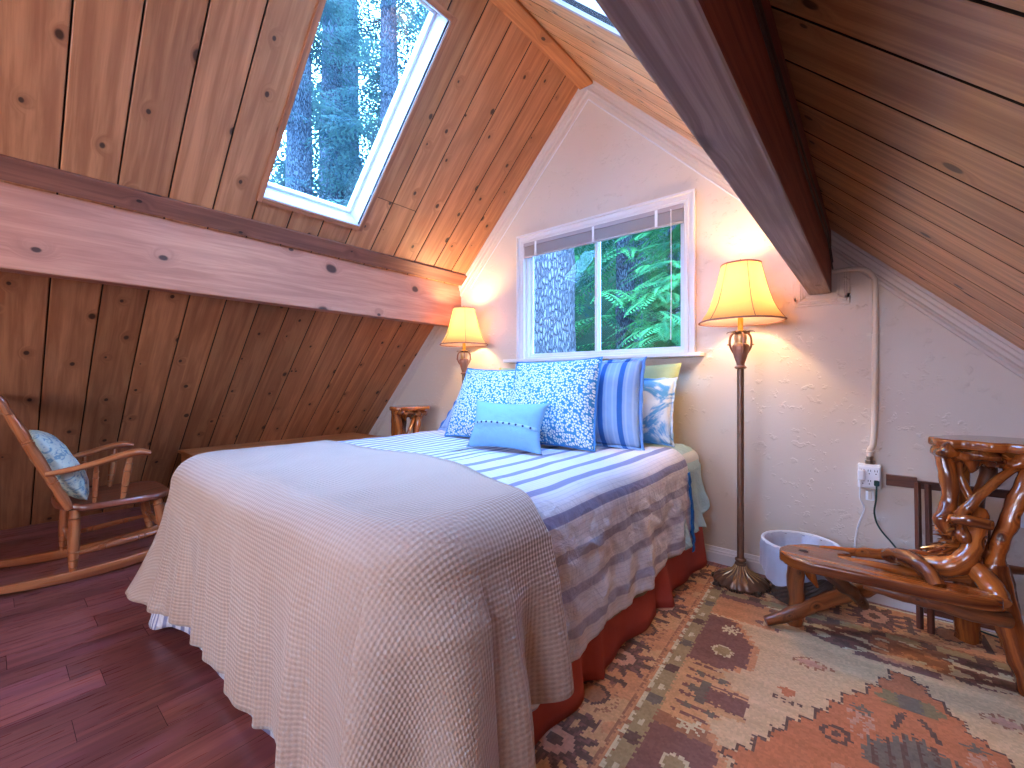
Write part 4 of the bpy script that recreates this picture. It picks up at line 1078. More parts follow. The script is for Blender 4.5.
# braid with a row of buttons across the lumbar pillow
BL, BR, TL, TR = (Vector(v) for v in ((-1.635, 1.60, ZP), (-1.185, 1.655, ZP - 0.004), (-1.675, 1.71, 0.945), (-1.215, 1.765, 0.94)))
Nn = (BR - BL).cross(TL - BL).normalized()
def lumb(u, v, o=0.0):
    a, b = abs(2 * u - 1), abs(2 * v - 1); pinch = .14
    uu = 0.5 + 0.5 * (2 * u - 1) * (1 - pinch * (1 - b * b)); vv = 0.5 + 0.5 * (2 * v - 1) * (1 - pinch * (1 - a * a))
    e = (1 - a ** 2.4) * (1 - b ** 2.4)
    w = 0.010 * noise.noise(Vector((u * 3.2 + 45, v * 3.2, 9))) + 0.004 * noise.noise(Vector((u * 9 + 9, v * 9, 27)))
    return BL.lerp(BR, uu).lerp(TL.lerp(TR, uu), vv) + Nn * (0.085 * max(e, 0) ** 0.62 + w * min(1, e * 4) + o)
g = G(); g.grid(40, 4, lambda i, j: (lumb(0.02 + 0.96 * i / 39, 0.40 + 0.06 * j / 3, 0.002), (i * .01, j * .01)))
off = root_loc(lb)
obj('lace_braid', g, M['braid'], lb, smooth=True, solid=0.002)
g = G()
for i in range(11):
    c = lumb(0.08 + 0.84 * i / 10, 0.43, 0.003); g.blob(c, (0.006, 0.006, 0.006), n=5, rough=0)
b_ = obj('buttons', g, M['dkblue'], lb, smooth=True); b_['kind'] = 'stuff'

# ============================================================ FLOOR LAMPS
def lamp(loc, label):
    r = thing('floor_lamp', label, 'lamp', loc, None); x, y = loc[0], loc[1]
    C = lambda z=0: (x, y, z)
    g = G(); g.lathe([(0.122, 0.010), (0.126, 0.022), (0.116, 0.036), (0.095, 0.047), (0.068, 0.058), (0.045, 0.071), (0.030, 0.088), (0.022, 0.106)], c=C(), n=72, lobes=18, lobe=0.035, lobef=lambda t: 1 - 0.4 * t)
    obj('base', g, M['bronze'], r, smooth=True, angle=50)
    g = G()
    for i in range(72):
        a = 2 * PI * i / 72; rr = 0.122 + 0.009 * math.cos(8 * a); g.blob((x + rr * math.cos(a), y + rr * math.sin(a), 0.014 + 0.004 * math.cos(16 * a)), (0.0085, 0.0085, 0.011), n=4, rough=0.4)
    for i in range(4):
        a = PI / 4 + i * PI / 2; g.blob((x + 0.132 * math.cos(a), y + 0.132 * math.sin(a), 0.012), (0.02, 0.02, 0.012), n=6, rough=0.5)
    obj('base_rim', g, M['bronzed'], r, smooth=True)
    g = G()
    for i in range(18):
        a = 2 * PI * i / 18; ca, sa = math.cos(a), math.sin(a); g.tube([(x + ca * q, y + sa * q, z) for q, z in ((0.026, 0.104), (0.034, 0.086), (0.048, 0.0715), (0.070, 0.0595), (0.094, 0.049))], [0.0022, 0.003, 0.0036, 0.0036, 0.002], n=5)
    obj('base_ribs', g, M['gold'], r, smooth=True)
    g = G(); g.lathe([(0.020, 0.100), (0.027, 0.104), (0.027, 0.112), (0.019, 0.118), (0.026, 0.126), (0.026, 0.134), (0.018, 0.140), (0.0165, 0.15), (0.0165, 1.118), (0.019, 1.120)], c=C(), n=20)
    obj('pole', g, M['bronze'], r, smooth=True, angle=40)
    g = G(); g.lathe([(0.017, 1.108), (0.027, 1.114), (0.028, 1.121), (0.018, 1.128), (0.020, 1.14), (0.030, 1.17), (0.0385, 1.205), (0.040, 1.225), (0.037, 1.232), (0.030, 1.236)], c=C(), n=40, lobes=10, lobe=0.02)
    obj('urn', g, M['urn'], r, smooth=True, angle=40)
    g = G(); g.lathe([(0.030, 1.236), (0.026, 1.246), (0.030, 1.262), (0.028, 1.282), (0.016, 1.294), (0.012, 1.302)], c=C(), n=20); obj('urn_neck', g, M['gold'], r, smooth=True)
    g = G()
    for i in range(4):   # scroll handles
        a = i * PI / 2 + 0.5; ca, sa = math.cos(a), math.sin(a)
        g.tube([(x + ca * q, y + sa * q, z) for q, z in ((0.034, 1.19), (0.046, 1.215), (0.052, 1.245), (0.048, 1.275), (0.034, 1.292), (0.020, 1.288))], [0.003, 0.0055, 0.006, 0.006, 0.005, 0.003], n=6, smooth=3)
        g.blob((x + ca * 0.056, y + sa * 0.056, 1.235), (0.011, 0.011, 0.004), n=4, rough=0.2)
    obj('scroll_handles', g, M['urn'], r, smooth=True)
    g = G()
    for i in range(8):   # acanthus leaves
        a = 2 * PI * i / 8; ca, sa = math.cos(a), math.sin(a); L = 0.062 if i % 2 == 0 else 0.046
        g.tube([(x + ca * q, y + sa * q, z) for q, z in ((0.012, 1.276), (0.020, 1.292), (L * 0.7, 1.302), (L, 1.299), (L * 1.05, 1.292))], [0.004, 0.010, 0.009, 0.005, 0.002], n=6, flat=0.35, smooth=2)
    obj('leaf_crown', g, M['bronze'], r, smooth=True)
    g = G(); g.lathe([(0.022, 1.300), (0.024, 1.306), (0.013, 1.310), (0.0125, 1.40), (0.009, 1.402)], c=C(), n=16); obj('candle_sleeve', g, M['candle'], r, smooth=True, angle=40)
    g = G(); g.lathe([(0.012, 1.40), (0.014, 1.43), (0.027, 1.465), (0.031, 1.49), (0.026, 1.515), (0.012, 1.53), (0.001, 1.533)], c=C(), n=16); obj('bulb', g, M['bulb'], r, smooth=True)
    # bell shade in six panels
    prof = [(0.205, 1.352), (0.196, 1.362), (0.170, 1.400), (0.148, 1.445), (0.130, 1.500), (0.114, 1.560), (0.098, 1.625), (0.094, 1.645)]
    g = G(); n = 60; b = len(g.v)
    def rr(rad, a, z):
        k = math.cos(PI / 6) / math.cos(((a % (PI / 3)) - PI / 6)); return rad * (1 - 0.30 * (1 - k) - 0.0) * (0.985 + 0.0 * k)
    P2 = []
    for i in range(len(prof) - 1):
        for t in (0, 0.5): P2.append((prof[i][0] * (1 - t) + prof[i + 1][0] * t, prof[i][1] * (1 - t) + prof[i + 1][1] * t))
    P2.append(prof[-1])
    def fn(i, j):
        a = 2 * PI * i / n; rad, z = P2[j]; q = rr(rad, a, z); return Vector((x + q * math.cos(a), y + q * math.sin(a), z)), (i * 0.02, z)
    g.grid(n + 1, len(P2), fn); sh = obj('lamp_shade', g, M['shade'], r, smooth=True, angle=60)
    g = G()
    gi = G(); gi.grid(n + 1, len(P2), lambda i, j: (Vector((x + (rr(P2[j][0], 2 * PI * i / n, 0) - 0.004) * math.cos(2 * PI * i / n), y + (rr(P2[j][0], 2 * PI * i / n, 0) - 0.004) * math.sin(2 * PI * i / n), P2[j][1] + 0.001)), (i * .02, P2[j][1])))
    obj('shade_lining', gi, M['shadelining'], sh, smooth=True, angle=60)
    for (rad, z) in ((0.205, 1.352), (0.094, 1.645)): g.tube([(x + rr(rad, 2 * PI * i / 60, z) * math.cos(2 * PI * i / 60), y + rr(rad, 2 * PI * i / 60, z) * math.sin(2 * PI * i / 60), z) for i in range(61)], 0.0042, n=6)
    for i in range(6):
        a = i * PI / 3; g.tube([(x + (rr(q, a, z) + .001) * math.cos(a), y + (rr(q, a, z) + .001) * math.sin(a), z) for q, z in prof], 0.0018, n=5)
    obj('braid', g, M['shadetrim'], sh, smooth=True)
    g = G()
    for i in range(3):
        a = i * 2 * PI / 3 + 0.3; g.tube([(x, y, 1.648), (x + 0.09 * math.cos(a), y + 0.09 * math.sin(a), 1.642)], 0.0016, n=5)
    g.tube([(x, y, 1.53), (x, y, 1.655)], 0.002, n=5); obj('harp', g, M['gold'], r)
    g = G(); g.lathe([(0.004, 1.648), (0.008, 1.653), (0.004, 1.658), (0.007, 1.666), (0.001, 1.676)], c=C(), n=12); obj('finial', g, M['gold'], r, smooth=True)
    return r
def bulb_light(loc):
    l = bpy.data.lights.new('lamp_bulb_light', 'POINT'); l.energy = LAMP_POWER; l.color = LAMP_COLOR; l.shadow_soft_size = 0.035
    o = bpy.data.objects.new('lamp_bulb_light', l); COL.objects.link(o); o.location = (loc[0], loc[1], 1.57)
L1 = (-0.517, 2.468, 0); L2 = (-2.562, 2.482, 0)
fl_ = lamp((L1[0], L1[1], 0.010), 'bronze floor lamp with glowing bell shade right of the bed')
lamp2 = dup(fl_, L2, 0.35, 'bronze floor lamp with glowing bell shade left of the bed')
bulb_light(L1); bulb_light(L2)

# ============================================================ WASTE BASKET
BC = (-0.262, 2.475)
wb = thing('waste_basket', 'dark wicker waste basket with white liner beside the floor lamp', 'basket', (BC[0], BC[1], 0.01))
g = G(); nn = 48
def bk(i, j):
    a = 2 * PI * i / nn; z = 0.012 + 0.258 * j / 26; rad = 0.112 + 0.034 * (j / 26); rad += 0.003 * (1 if (i + j) % 2 else -1)
    return Vector((BC[0] + rad * math.cos(a), BC[1] + rad * math.sin(a), z)), (i * .02, z)
g.grid(nn + 1, 27, bk); obj('wicker_body', g, M['wicker'], wb, solid=0.004)
g = G(); g.lathe([(0.001, 0.012), (0.112, 0.012), (0.112, 0.018)], c=(BC[0], BC[1], 0), n=32, cap=False); g.tube([(BC[0] + 0.114 * math.cos(2 * PI * i / 32), BC[1] + 0.114 * math.sin(2 * PI * i / 32), 0.016) for i in range(33)], 0.006, n=6); obj('bottom', g, M['wicker'], wb)
g = G()
def ln(i, j):
    a = 2 * PI * i / 72
    hem = 0.160 + 0.012 * math.sin(a * 5) - 0.075 * math.exp(-((a - 4.15) / 0.42) ** 2)
    P = [(0.085, 0.05), (0.098, 0.12), (0.114, 0.20), (0.130, 0.262), (0.148, 0.277), (0.156, 0.280), (0.162, 0.272), (0.162, 0.25), (0.160, 0.25 + (hem - 0.25) * 0.5), (0.162, hem)]
    rad, z = P[j]; w = (0.0035 if j in (4, 5, 6) else 0.006) * (math.sin(a * 11 + j) + math.sin(a * 23 + j * 0.7)) * 0.6
    return Vector((BC[0] + (rad + w) * math.cos(a), BC[1] + (rad + w) * math.sin(a), z)), (i * .02, z)
g.grid(73, 10, ln, flip=True); obj('bin_liner', g, M['liner'], wb, smooth=True, angle=80)
g = G(); g.tube([(BC[0] + 0.154 * math.cos(2 * PI * i / 48), BC[1] + 0.154 * math.sin(2 * PI * i / 48), 0.276) for i in range(49)], 0.0075, n=8, rough=0.15); obj('rim', g, M['plastic'], wb, smooth=True)

# ============================================================ ROOTWOOD STAND (and its twin beyond the bed)
RO = (0.12, 2.3, 0.009)
rs = thing('rootwood_stand', 'glossy twisted rootwood stand with low bench shelf by the right wall', 'stand', RO)
def slab(name, poly, z0, z1, k, parent, bev=0.008, warp=0.004):
    g = G(); cx = sum(p[0] for p in poly) / len(poly); cy = sum(p[1] for p in poly) / len(poly)
    # densify outline with catmull-rom
    P = []; n = len(poly)
    for i in range(n):
        p0, p1, p2, p3 = (Vector(poly[(i + d) % n]) for d in (-1, 0, 1, 2))
        for t in (0, .25, .5, .75): P.append(0.5 * ((2 * p1) + (-p0 + p2) * t + (2 * p0 - 5 * p1 + 4 * p2 - p3) * t * t + (-p0 + 3 * p1 - 3 * p2 + p3) * t ** 3))
    P = [p + (p - Vector((cx, cy))).normalized() * warp * 2 * noise.noise(Vector((p.x * 40, p.y * 40, k))) for p in P]
    if sum(P[i].x * P[(i + 1) % len(P)].y - P[(i + 1) % len(P)].x * P[i].y for i in range(len(P))) < 0: P = P[::-1]
    g.prism([(p.x, p.y) for p in P], 2, z0, z1, k=k)
    return obj(name, g, M['root'], parent, bevel=bev, bseg=3, smooth=True, angle=50)
seat = slab('bench_shelf', [(-0.300, 2.155), (-0.275, 2.085), (-0.20, 2.048), (0.0, 2.055), (0.28, 2.07), (0.335, 2.13), (0.26, 2.165), (0.05, 2.15), (-0.08, 2.175), (-0.10, 2.215), (-0.06, 2.26), (-0.13, 2.30), (-0.235, 2.262)], 0.296, 0.340, 1, rs)
g = G(); g.blob((-0.218, 2.165, 0.3405), (0.018, 0.011, 0.004), n=6, rough=0.6); obj('knot_hole', g, M['slot'], seat, smooth=True)
slab('top_slab', [(0.176, 2.335), (0.225, 2.262), (0.27, 2.27), (0.31, 2.225), (0.37, 2.24), (0.44, 2.215), (0.53, 2.29), (0.55, 2.42), (0.44, 2.50), (0.30, 2.50), (0.22, 2.44)], 0.798, 0.832, 2, rs, 0.010, 0.014)
def limb(name, pts, rad, k, mat='root', rough=0.24, n=14, flat=1.0):
    g = G(); g.tube(pts, rad, n=n, smooth=7, rough=rough, k=k, flat=flat); return obj(name, g, M[mat], rs, smooth=True, angle=60)
limb('leg', [(-0.243, 2.19, 0.31), (-0.250, 2.20, 0.20), (-0.246, 2.205, 0.10), (-0.255, 2.205, 0.002)], [0.034, 0.030, 0.030, 0.034], 3, 'rootd')
limb('leg', [(0.255, 2.40, 0.80), (0.262, 2.42, 0.6), (0.285, 2.47, 0.3), (0.300, 2.515, 0.002)], [0.040, 0.036, 0.036, 0.042], 4)
limb('leg', [(0.335, 2.27, 0.40), (0.350, 2.25, 0.28), (0.385, 2.22, 0.12), (0.420, 2.195, 0.003)], [0.036, 0.040, 0.036, 0.034], 5)
limb('leg', [(0.50, 2.44, 0.80), (0.52, 2.46, 0.45), (0.51, 2.47, 0.002)], [0.03, 0.028, 0.032], 21, 'rootd')
limb('stretcher', [(-0.345, 2.105, 0.030), (-0.27, 2.15, 0.062), (-0.15, 2.24, 0.125), (0.0, 2.35, 0.19), (0.13, 2.44, 0.25), (0.29, 2.50, 0.27)], [0.018, 0.026, 0.030, 0.032, 0.028, 0.026], 6, 'rootd')
limb('brace', [(-0.15, 2.15, 0.30), (-0.10, 2.19, 0.24), (-0.05, 2.25, 0.18), (-0.02, 2.30, 0.12)], [0.026, 0.028, 0.024, 0.016], 7, 'rootd', 0.3)
limb('brace', [(-0.10, 2.23, 0.30), (-0.05, 2.26, 0.26), (0.0, 2.27, 0.22)], [0.012, 0.012, 0.008], 8, 'rootd', 0.3)
limb('brace', [(-0.215, 2.21, 0.29), (-0.20, 2.24, 0.23), (-0.175, 2.25, 0.17)], [0.024, 0.020, 0.006], 9, 'root', 0.4)
limb('root_limb', [(-0.17, 2.27, 0.328), (-0.02, 2.32, 0.335), (0.12, 2.34, 0.352), (0.26, 2.34, 0.37)], [0.014, 0.020, 0.025, 0.028], 10)
limb('root_limb', [(-0.13, 2.20, 0.325), (0.02, 2.205, 0.330), (0.16, 2.24, 0.325), (0.27, 2.27, 0.34)], [0.012, 0.017, 0.018, 0.024], 11)
limb('root_limb', [(0.05, 2.26, 0.365), (0.105, 2.19, 0.385), (0.15, 2.14, 0.375), (0.178, 2.10, 0.335)], [0.026, 0.031, 0.030, 0.024], 12)
limb('root_limb', [(0.08, 2.27, 0.36), (0.17, 2.24, 0.365), (0.235, 2.22, 0.385), (0.275, 2.24, 0.45), (0.295, 2.27, 0.53), (0.30, 2.30, 0.58)], [0.026, 0.034, 0.036, 0.030, 0.028, 0.024], 13)
limb('root_limb', [(0.23, 2.28, 0.40), (0.28, 2.23, 0.385), (0.32, 2.18, 0.345), (0.335, 2.13, 0.315)], [0.024, 0.032, 0.032, 0.022], 14)
limb('root_limb', [(-0.02, 2.10, 0.285), (0.14, 2.11, 0.272), (0.30, 2.13, 0.262), (0.35, 2.15, 0.26)], [0.016, 0.024, 0.026, 0.024], 15, 'rootd')
limb('root_limb', [(0.208, 2.33, 0.80), (0.222, 2.31, 0.70), (0.226, 2.30, 0.60), (0.202, 2.27, 0.53), (0.22, 2.27, 0.49)], [0.026, 0.026, 0.026, 0.024, 0.018], 16)
limb('root_limb', [(0.245, 2.36, 0.80), (0.262, 2.36, 0.68), (0.29, 2.34, 0.60), (0.285, 2.31, 0.54)], [0.016, 0.014, 0.015, 0.022], 17)
limb('root_limb', [(0.44, 2.34, 0.765), (0.385, 2.31, 0.735), (0.32, 2.27, 0.665), (0.27, 2.25, 0.59), (0.25, 2.27, 0.53)], [0.013, 0.013, 0.014, 0.020, 0.024], 18)
limb('armpost', [(0.335, 2.275, 0.37), (0.352, 2.28, 0.48), (0.385, 2.29, 0.60), (0.425, 2.31, 0.71), (0.455, 2.33, 0.80)], [0.030, 0.024, 0.026, 0.030, 0.042], 19)
limb('root_limb', [(0.30, 2.31, 0.56), (0.318, 2.32, 0.47), (0.34, 2.31, 0.38)], [0.026, 0.022, 0.026], 20, 'rootd')
limb('root_limb', [(0.225, 2.23, 0.545), (0.27, 2.22, 0.552), (0.325, 2.23, 0.545)], [0.012, 0.020, 0.018], 22)
limb('stretcher', [(0.335, 2.28, 0.385), (0.43, 2.36, 0.37), (0.52, 2.45, 0.355)], [0.016, 0.014, 0.014], 23, 'rootd')
limb('root_limb', [(0.33, 2.42, 0.80), (0.34, 2.40, 0.70), (0.31, 2.36, 0.62), (0.30, 2.33, 0.54)], [0.03, 0.024, 0.02, 0.024], 24, 'rootd')
for i, (c_, r_, q_r) in enumerate((((0.252, 2.29, 0.505), (0.042, 0.04, 0.05), 0.9), ((0.29, 2.30, 0.42), (0.05, 0.05, 0.045), 0.7), ((0.30, 2.32, 0.77), (0.08, 0.07, 0.034), 1.0), ((0.225, 2.30, 0.785), (0.04, 0.05, 0.026), 1.0), ((0.42, 2.33, 0.77), (0.08, 0.07, 0.04), 0.8))):
    g = G(); g.blob(c_, r_, n=12, rough=q_r, k=25 + i); obj('burl', g, M['root'], rs, smooth=True, angle=60)
g = G(); rnd = random.Random(4)
for i in range(26):
    z = rnd.uniform(0.43, 0.56); a = rnd.uniform(PI * 0.75, PI * 1.45); L = rnd.uniform(0.05, 0.085)
    g.tube([(0.25, 2.28, z), (0.25 + math.cos(a) * L * 0.6, 2.28 + math.sin(a) * L * 0.6, z + rnd.uniform(-.008, .008)), (0.25 + math.cos(a) * L, 2.28 + math.sin(a) * L, z + rnd.uniform(-.018, .012))], [0.013, 0.009, 0.002], n=6, rough=0.3, k=40 + i, flat=0.6)
for i in range(14):
    a = rnd.uniform(PI * 0.8, PI * 1.3); L = rnd.uniform(0.06, 0.13); z = 0.40 + rnd.uniform(-.02, .03)
    g.tube([(0.27, 2.31, z + .02), (0.27 + math.cos(a) * L * 0.6, 2.31 + math.sin(a) * L * 0.5, z), (0.27 + math.cos(a) * L, 2.31 + math.sin(a) * L * 0.8, z - 0.015)], [0.016, 0.012, 0.004], n=6, rough=0.3, k=70 + i)
s_ = obj('splinters', g, M['root'], rs, smooth=True, angle=50); s_['kind'] = 'stuff'
dup(rs, (-3.10, 2.14, 0.0), PI / 2, 'rootwood stand whose flat top shows beyond the left side of the bed')

# ============================================================ LUGGAGE RACK
rk = thing('folding_rack', 'dark wooden folding rack against the wall behind the rootwood stand', 'rack', (0.4, 2.56, 0.009))
g = G(); g.box((0.105, 2.632, 0.595), (0.105, 0.030, 0.048)); g.box((0.40, 2.636, 0.588), (0.50, 0.020, 0.034), k=1); obj('top_rail', g, M['rack'], rk, bevel=0.003)
for i, (xx, y0, y1) in enumerate(((0.158, 2.485, 2.62), (0.190, 2.465, 2.60), (0.60, 2.485, 2.62), (0.632, 2.465, 2.60))):
    g = G(); g.tube([(xx, y0, 0.012), (xx, y1, 0.60)], 0.0125, n=4, k=i); obj('leg', g, M['rack'], rk, bevel=0.002)
g = G(); g.box((0.40, 2.50, 0.09), (0.46, 0.016, 0.024)); obj('cross_bar', g, M['rack'], rk, bevel=0.002)

# ============================================================ LOW CHEST UNDER THE LEFT SLOPE
ch = thing('low_chest', 'low orange-brown wooden chest tucked under the left slope', 'chest', (-3.93, 1.7, 0))
g = G(); g.box((-3.91, 1.70, 0.495), (0.56, 1.50, 0.022), along=1); obj('top', g, M['chest'], ch, bevel=0.003)
g = G(); g.box((-3.91, 1.70, 0.245), (0.53, 1.46, 0.478), along=1, k=2); obj('body', g, M['chest'], ch, bevel=0.003)
for i in range(2):
    g = G(); g.box((-3.642, 1.35 + i * 0.70, 0.26), (0.014, 0.66, 0.38), along=1, k=5 + i); d_ = obj('door', g, M['chest'], ch, bevel=0.003)
    g = G(); g.lathe([(0.004, 0), (0.005, 0.012), (0.012, 0.016), (0.010, 0.026), (0.001, 0.028)], c=(-3.636, 1.62 + i * 0.16, 0.30), n=12, rot=Matrix.Rotation(PI / 2, 3, 'Y')); obj('knob', g, M['maple'], d_, smooth=True)

# ============================================================ ROCKING CHAIR
rc = thing('rocking_chair', 'turned-wood rocking chair with floral cushion at the left edge', 'chair', (-3.45, 0.40, 0))
XN, XF = -3.22, -3.68
def turned(p0, p1, prof, k=0, n=14):
    """prof: (t, r) along p0->p1"""
    p0, p1 = Vector(p0), Vector(p1); L = (p1 - p0).length; R = (p1 - p0).to_track_quat('Z', 'Y').to_matrix()
    g = G(); g.lathe([(r, t * L) for t, r in prof], c=p0, n=n, rot=R, k=k); return g
def rings(base, tip, mid, at=(0.18, 0.30, 0.72, 0.84)):
    P = [(0, base)]
    ts = []
    for a in at: ts += [(a - 0.012, None), (a - 0.008, -0.003), (a, 0.003), (a + 0.008, -0.003), (a + 0.012, None)]
    for t, d in ts:
        w = math.sin(PI * t); r = base * (1 - t) + tip * t + (mid - (base + tip) / 2) * w
        P.append((t, r + (d or 0)))
    for t in (0.42, 0.5, 0.6): w = math.sin(PI * t); P.append((t, base * (1 - t) + tip * t + (mid - (base + tip) / 2) * w))
    P.append((1, tip)); P.sort(); return P
# rockers
for xx, k in ((XN, 0), (XF, 1)):
    g = G(); N = 28; b = len(g.v)
    dx = 0.0
    for i in range(N + 1):
        t = i / N; y = -0.06 + 0.94 * t; s = (y - 0.34); zb = 0.002 + 0.30 * s * s * (0.9 if s < 0 else 1.0); h = 0.052 * (math.sin(PI * min(1, max(0.02, t * 1.0))) ** 0.35); h = max(h, 0.008)
        for (ox, z) in ((-0.016, zb), (0.016, zb), (0.016, zb + h), (-0.016, zb + h)): g.v.append((xx + ox, y, z))
    for i in range(N):
        for j in range(4):
            j2 = (j + 1) % 4; y0, y1 = i / N * .94, (i + 1) / N * .94
            g.face([b + i * 4 + j, b + i * 4 + j2, b + i * 4 + 4 + j2, b + i * 4 + 4 + j], [(y0, j * .03 + 10 * k), (y0, j * .03 + .03 + 10 * k), (y1, j * .03 + .03 + 10 * k), (y1, j * .03 + 10 * k)])
    g.face([b + j for j in range(4)][::-1], [(0, 0)] * 4); g.face([b + N * 4 + j for j in range(4)], [(0, 0)] * 4)
    obj('rocker', g, M['maple'], rc, bevel=0.004, bseg=2, smooth=True, angle=40)
# legs
for xx, dx in ((XN, 0.028), (XF, -0.028)):
    obj('leg', turned((xx, 0.285, 0.035), (xx - dx, 0.295, 0.365), rings(0.014, 0.021, 0.025, (0.10, 0.22, 0.34, 0.86))), M['maple'], rc, smooth=True, angle=50)
    obj('leg', turned((xx, 0.690, 0.055), (xx - dx, 0.635, 0.365), rings(0.014, 0.021, 0.025, (0.10, 0.22, 0.34, 0.86))), M['maple'], rc, smooth=True, angle=50)
    obj('stretcher', turned((xx - dx * .3, 0.287, 0.135), (xx - dx * .3, 0.675, 0.165), rings(0.009, 0.009, 0.016, (0.25, 0.32, 0.68, 0.75))), M['maple'], rc, smooth=True)
obj('stretcher', turned((XF, 0.665, 0.19), (XN, 0.665, 0.19), rings(0.009, 0.009, 0.016, (0.2, 0.3, 0.7, 0.8))), M['maple'], rc, smooth=True)
obj('stretcher', turned((XF, 0.29, 0.18), (XN, 0.29, 0.18), rings(0.009, 0.009, 0.014, (0.2, 0.3, 0.7, 0.8))), M['maple'], rc, smooth=True)
# seat
def seat_fn():
    g = G(); P = []
    for i in range(56):
        a = 2 * PI * i / 56; c, s = math.cos(a), math.sin(a); e = 0.55
        xx = math.copysign(abs(c) ** e, c) * (0.255 + 0.012 * s); yy = math.copysign(abs(s) ** e, s) * 0.245
        P.append(((XN + XF) / 2 + xx, 0.47 + yy))
    n = len(P); b = 0
    for (sc_, z) in ((0.94, 0.352), (1.0, 0.362), (1.0, 0.384), (0.97, 0.392), (0.80, 0.388), (0.5, 0.378), (0.001, 0.376)):
        for p in P: g.v.append(((XN + XF) / 2 + (p[0] - (XN + XF) / 2) * sc_, 0.47 + (p[1] - 0.47) * sc_, z + (0.010 if sc_ > 0.9 and p[1] < 0.3 else 0)))
    for i in range(6):
        for j in range(n):
            j2 = (j + 1) % n; q = [i * n + j, i * n + j2, (i + 1) * n + j2, (i + 1) * n + j]; g.face(q, [(g.v[t][1], g.v[t][0] + 4) for t in q])
    g.face(list(range(n))[::-1], [(0, 0)] * n); return g
obj('seat', seat_fn(), M['seatw'], rc, smooth=True, angle=50)
# back posts, spindles and top rail
for xx, dx in ((XN, 0.02), (XF, -0.02)):
    g = turned((xx - dx, 0.275, 0.375), (xx + dx * .2, 0.035, 0.975), [(0, 0.016), (0.05, 0.020), (0.12, 0.023), (0.20, 0.019), (0.24, 0.022), (0.245, 0.018), (0.255, 0.023), (0.262, 0.018), (0.27, 0.022), (0.30, 0.019), (0.45, 0.024), (0.58, 0.019), (0.60, 0.023), (0.607, 0.018), (0.617, 0.023), (0.625, 0.018), (0.64, 0.022), (0.70, 0.024), (0.80, 0.016), (0.90, 0.012), (0.93, 0.018), (0.96, 0.018), (1.0, 0.006)], n=16)
    obj('back_post', g, M['maple'], rc, smooth=True, angle=50)
for i in range(5):
    xx = XN + (XF - XN) * (i + 1) / 6; bow = 0.02 * math.sin(PI * (i + 1) / 6)
    obj('spindle', turned((xx, 0.262, 0.38), (xx, 0.065 - bow, 0.90), [(0, 0.006), (0.2, 0.010), (0.22, 0.008), (0.24, 0.011), (0.5, 0.013), (0.74, 0.010), (0.76, 0.007), (0.78, 0.010), (1, 0.006)], n=10), M['maple'], rc, smooth=True)
g = G(); N = 20; b = 0
for i in range(N + 1):
    t = i / N; xx = XN + 0.03 + (XF - XN - 0.06) * t; bow = 0.03 * math.sin(PI * t); h = 0.085 + 0.03 * math.sin(PI * t); y = 0.062 - bow
    for (oy, z) in ((0.011, 0.885), (-0.011, 0.885), (-0.011 - 0.035, 0.885 + h), (0.011 - 0.035, 0.885 + h)): g.v.append((xx, y + oy, z))
for i in range(N):
    for j in range(4):
        j2 = (j + 1) % 4; g.face([i * 4 + j, i * 4 + j2, i * 4 + 4 + j2, i * 4 + 4 + j], [(i * .02, j * .05), (i * .02, j * .05 + .05), (i * .02 + .02, j * .05 + .05), (i * .02 + .02, j * .05)])
g.face([0, 1, 2, 3][::-1], [(0, 0)] * 4); g.face([N * 4 + j for j in range(4)], [(0, 0)] * 4)
obj('top_rail', g, M['maple'], rc, bevel=0.005, smooth=True, angle=40)
# arms with their turned supports
for xx, dx in ((XN, 0.0), (XF, 0.0)):
    g = G(); pts = [(xx, 0.185, 0.575), (xx, 0.27, 0.583), (xx, 0.38, 0.605), (xx, 0.48, 0.632), (xx, 0.55, 0.642), (xx, 0.60, 0.630)]
    g.tube(pts, [0.020, 0.025, 0.028, 0.032, 0.036, 0.026], n=14, smooth=6, flat=0.62, k=3); obj('armrest', g, M['maple'], rc, smooth=True, angle=60)
    s_ = 0.02 if xx == XN else -0.02
    obj('arm_post', turned((xx - s_, 0.485, 0.388), (xx, 0.515, 0.625), rings(0.011, 0.013, 0.018, (0.15, 0.30, 0.65, 0.82)), 4), M['maple'], rc, smooth=True)
    obj('arm_post', turned((xx - s_, 0.37, 0.388), (xx, 0.375, 0.595), rings(0.009, 0.009, 0.012, (0.15, 0.30, 0.65, 0.82)), 5), M['maple'], rc, smooth=True)
pillow('chair_cushion', 'pale floral cushion leaning on the back of the rocking chair', 'cushion', (-3.63, 0.345, 0.400), (-3.27, 0.345, 0.400), (-3.63, 0.150, 0.775), (-3.27, 0.150, 0.775), 0.15, M['chaircush'], pinch=-0.05, seed=12)

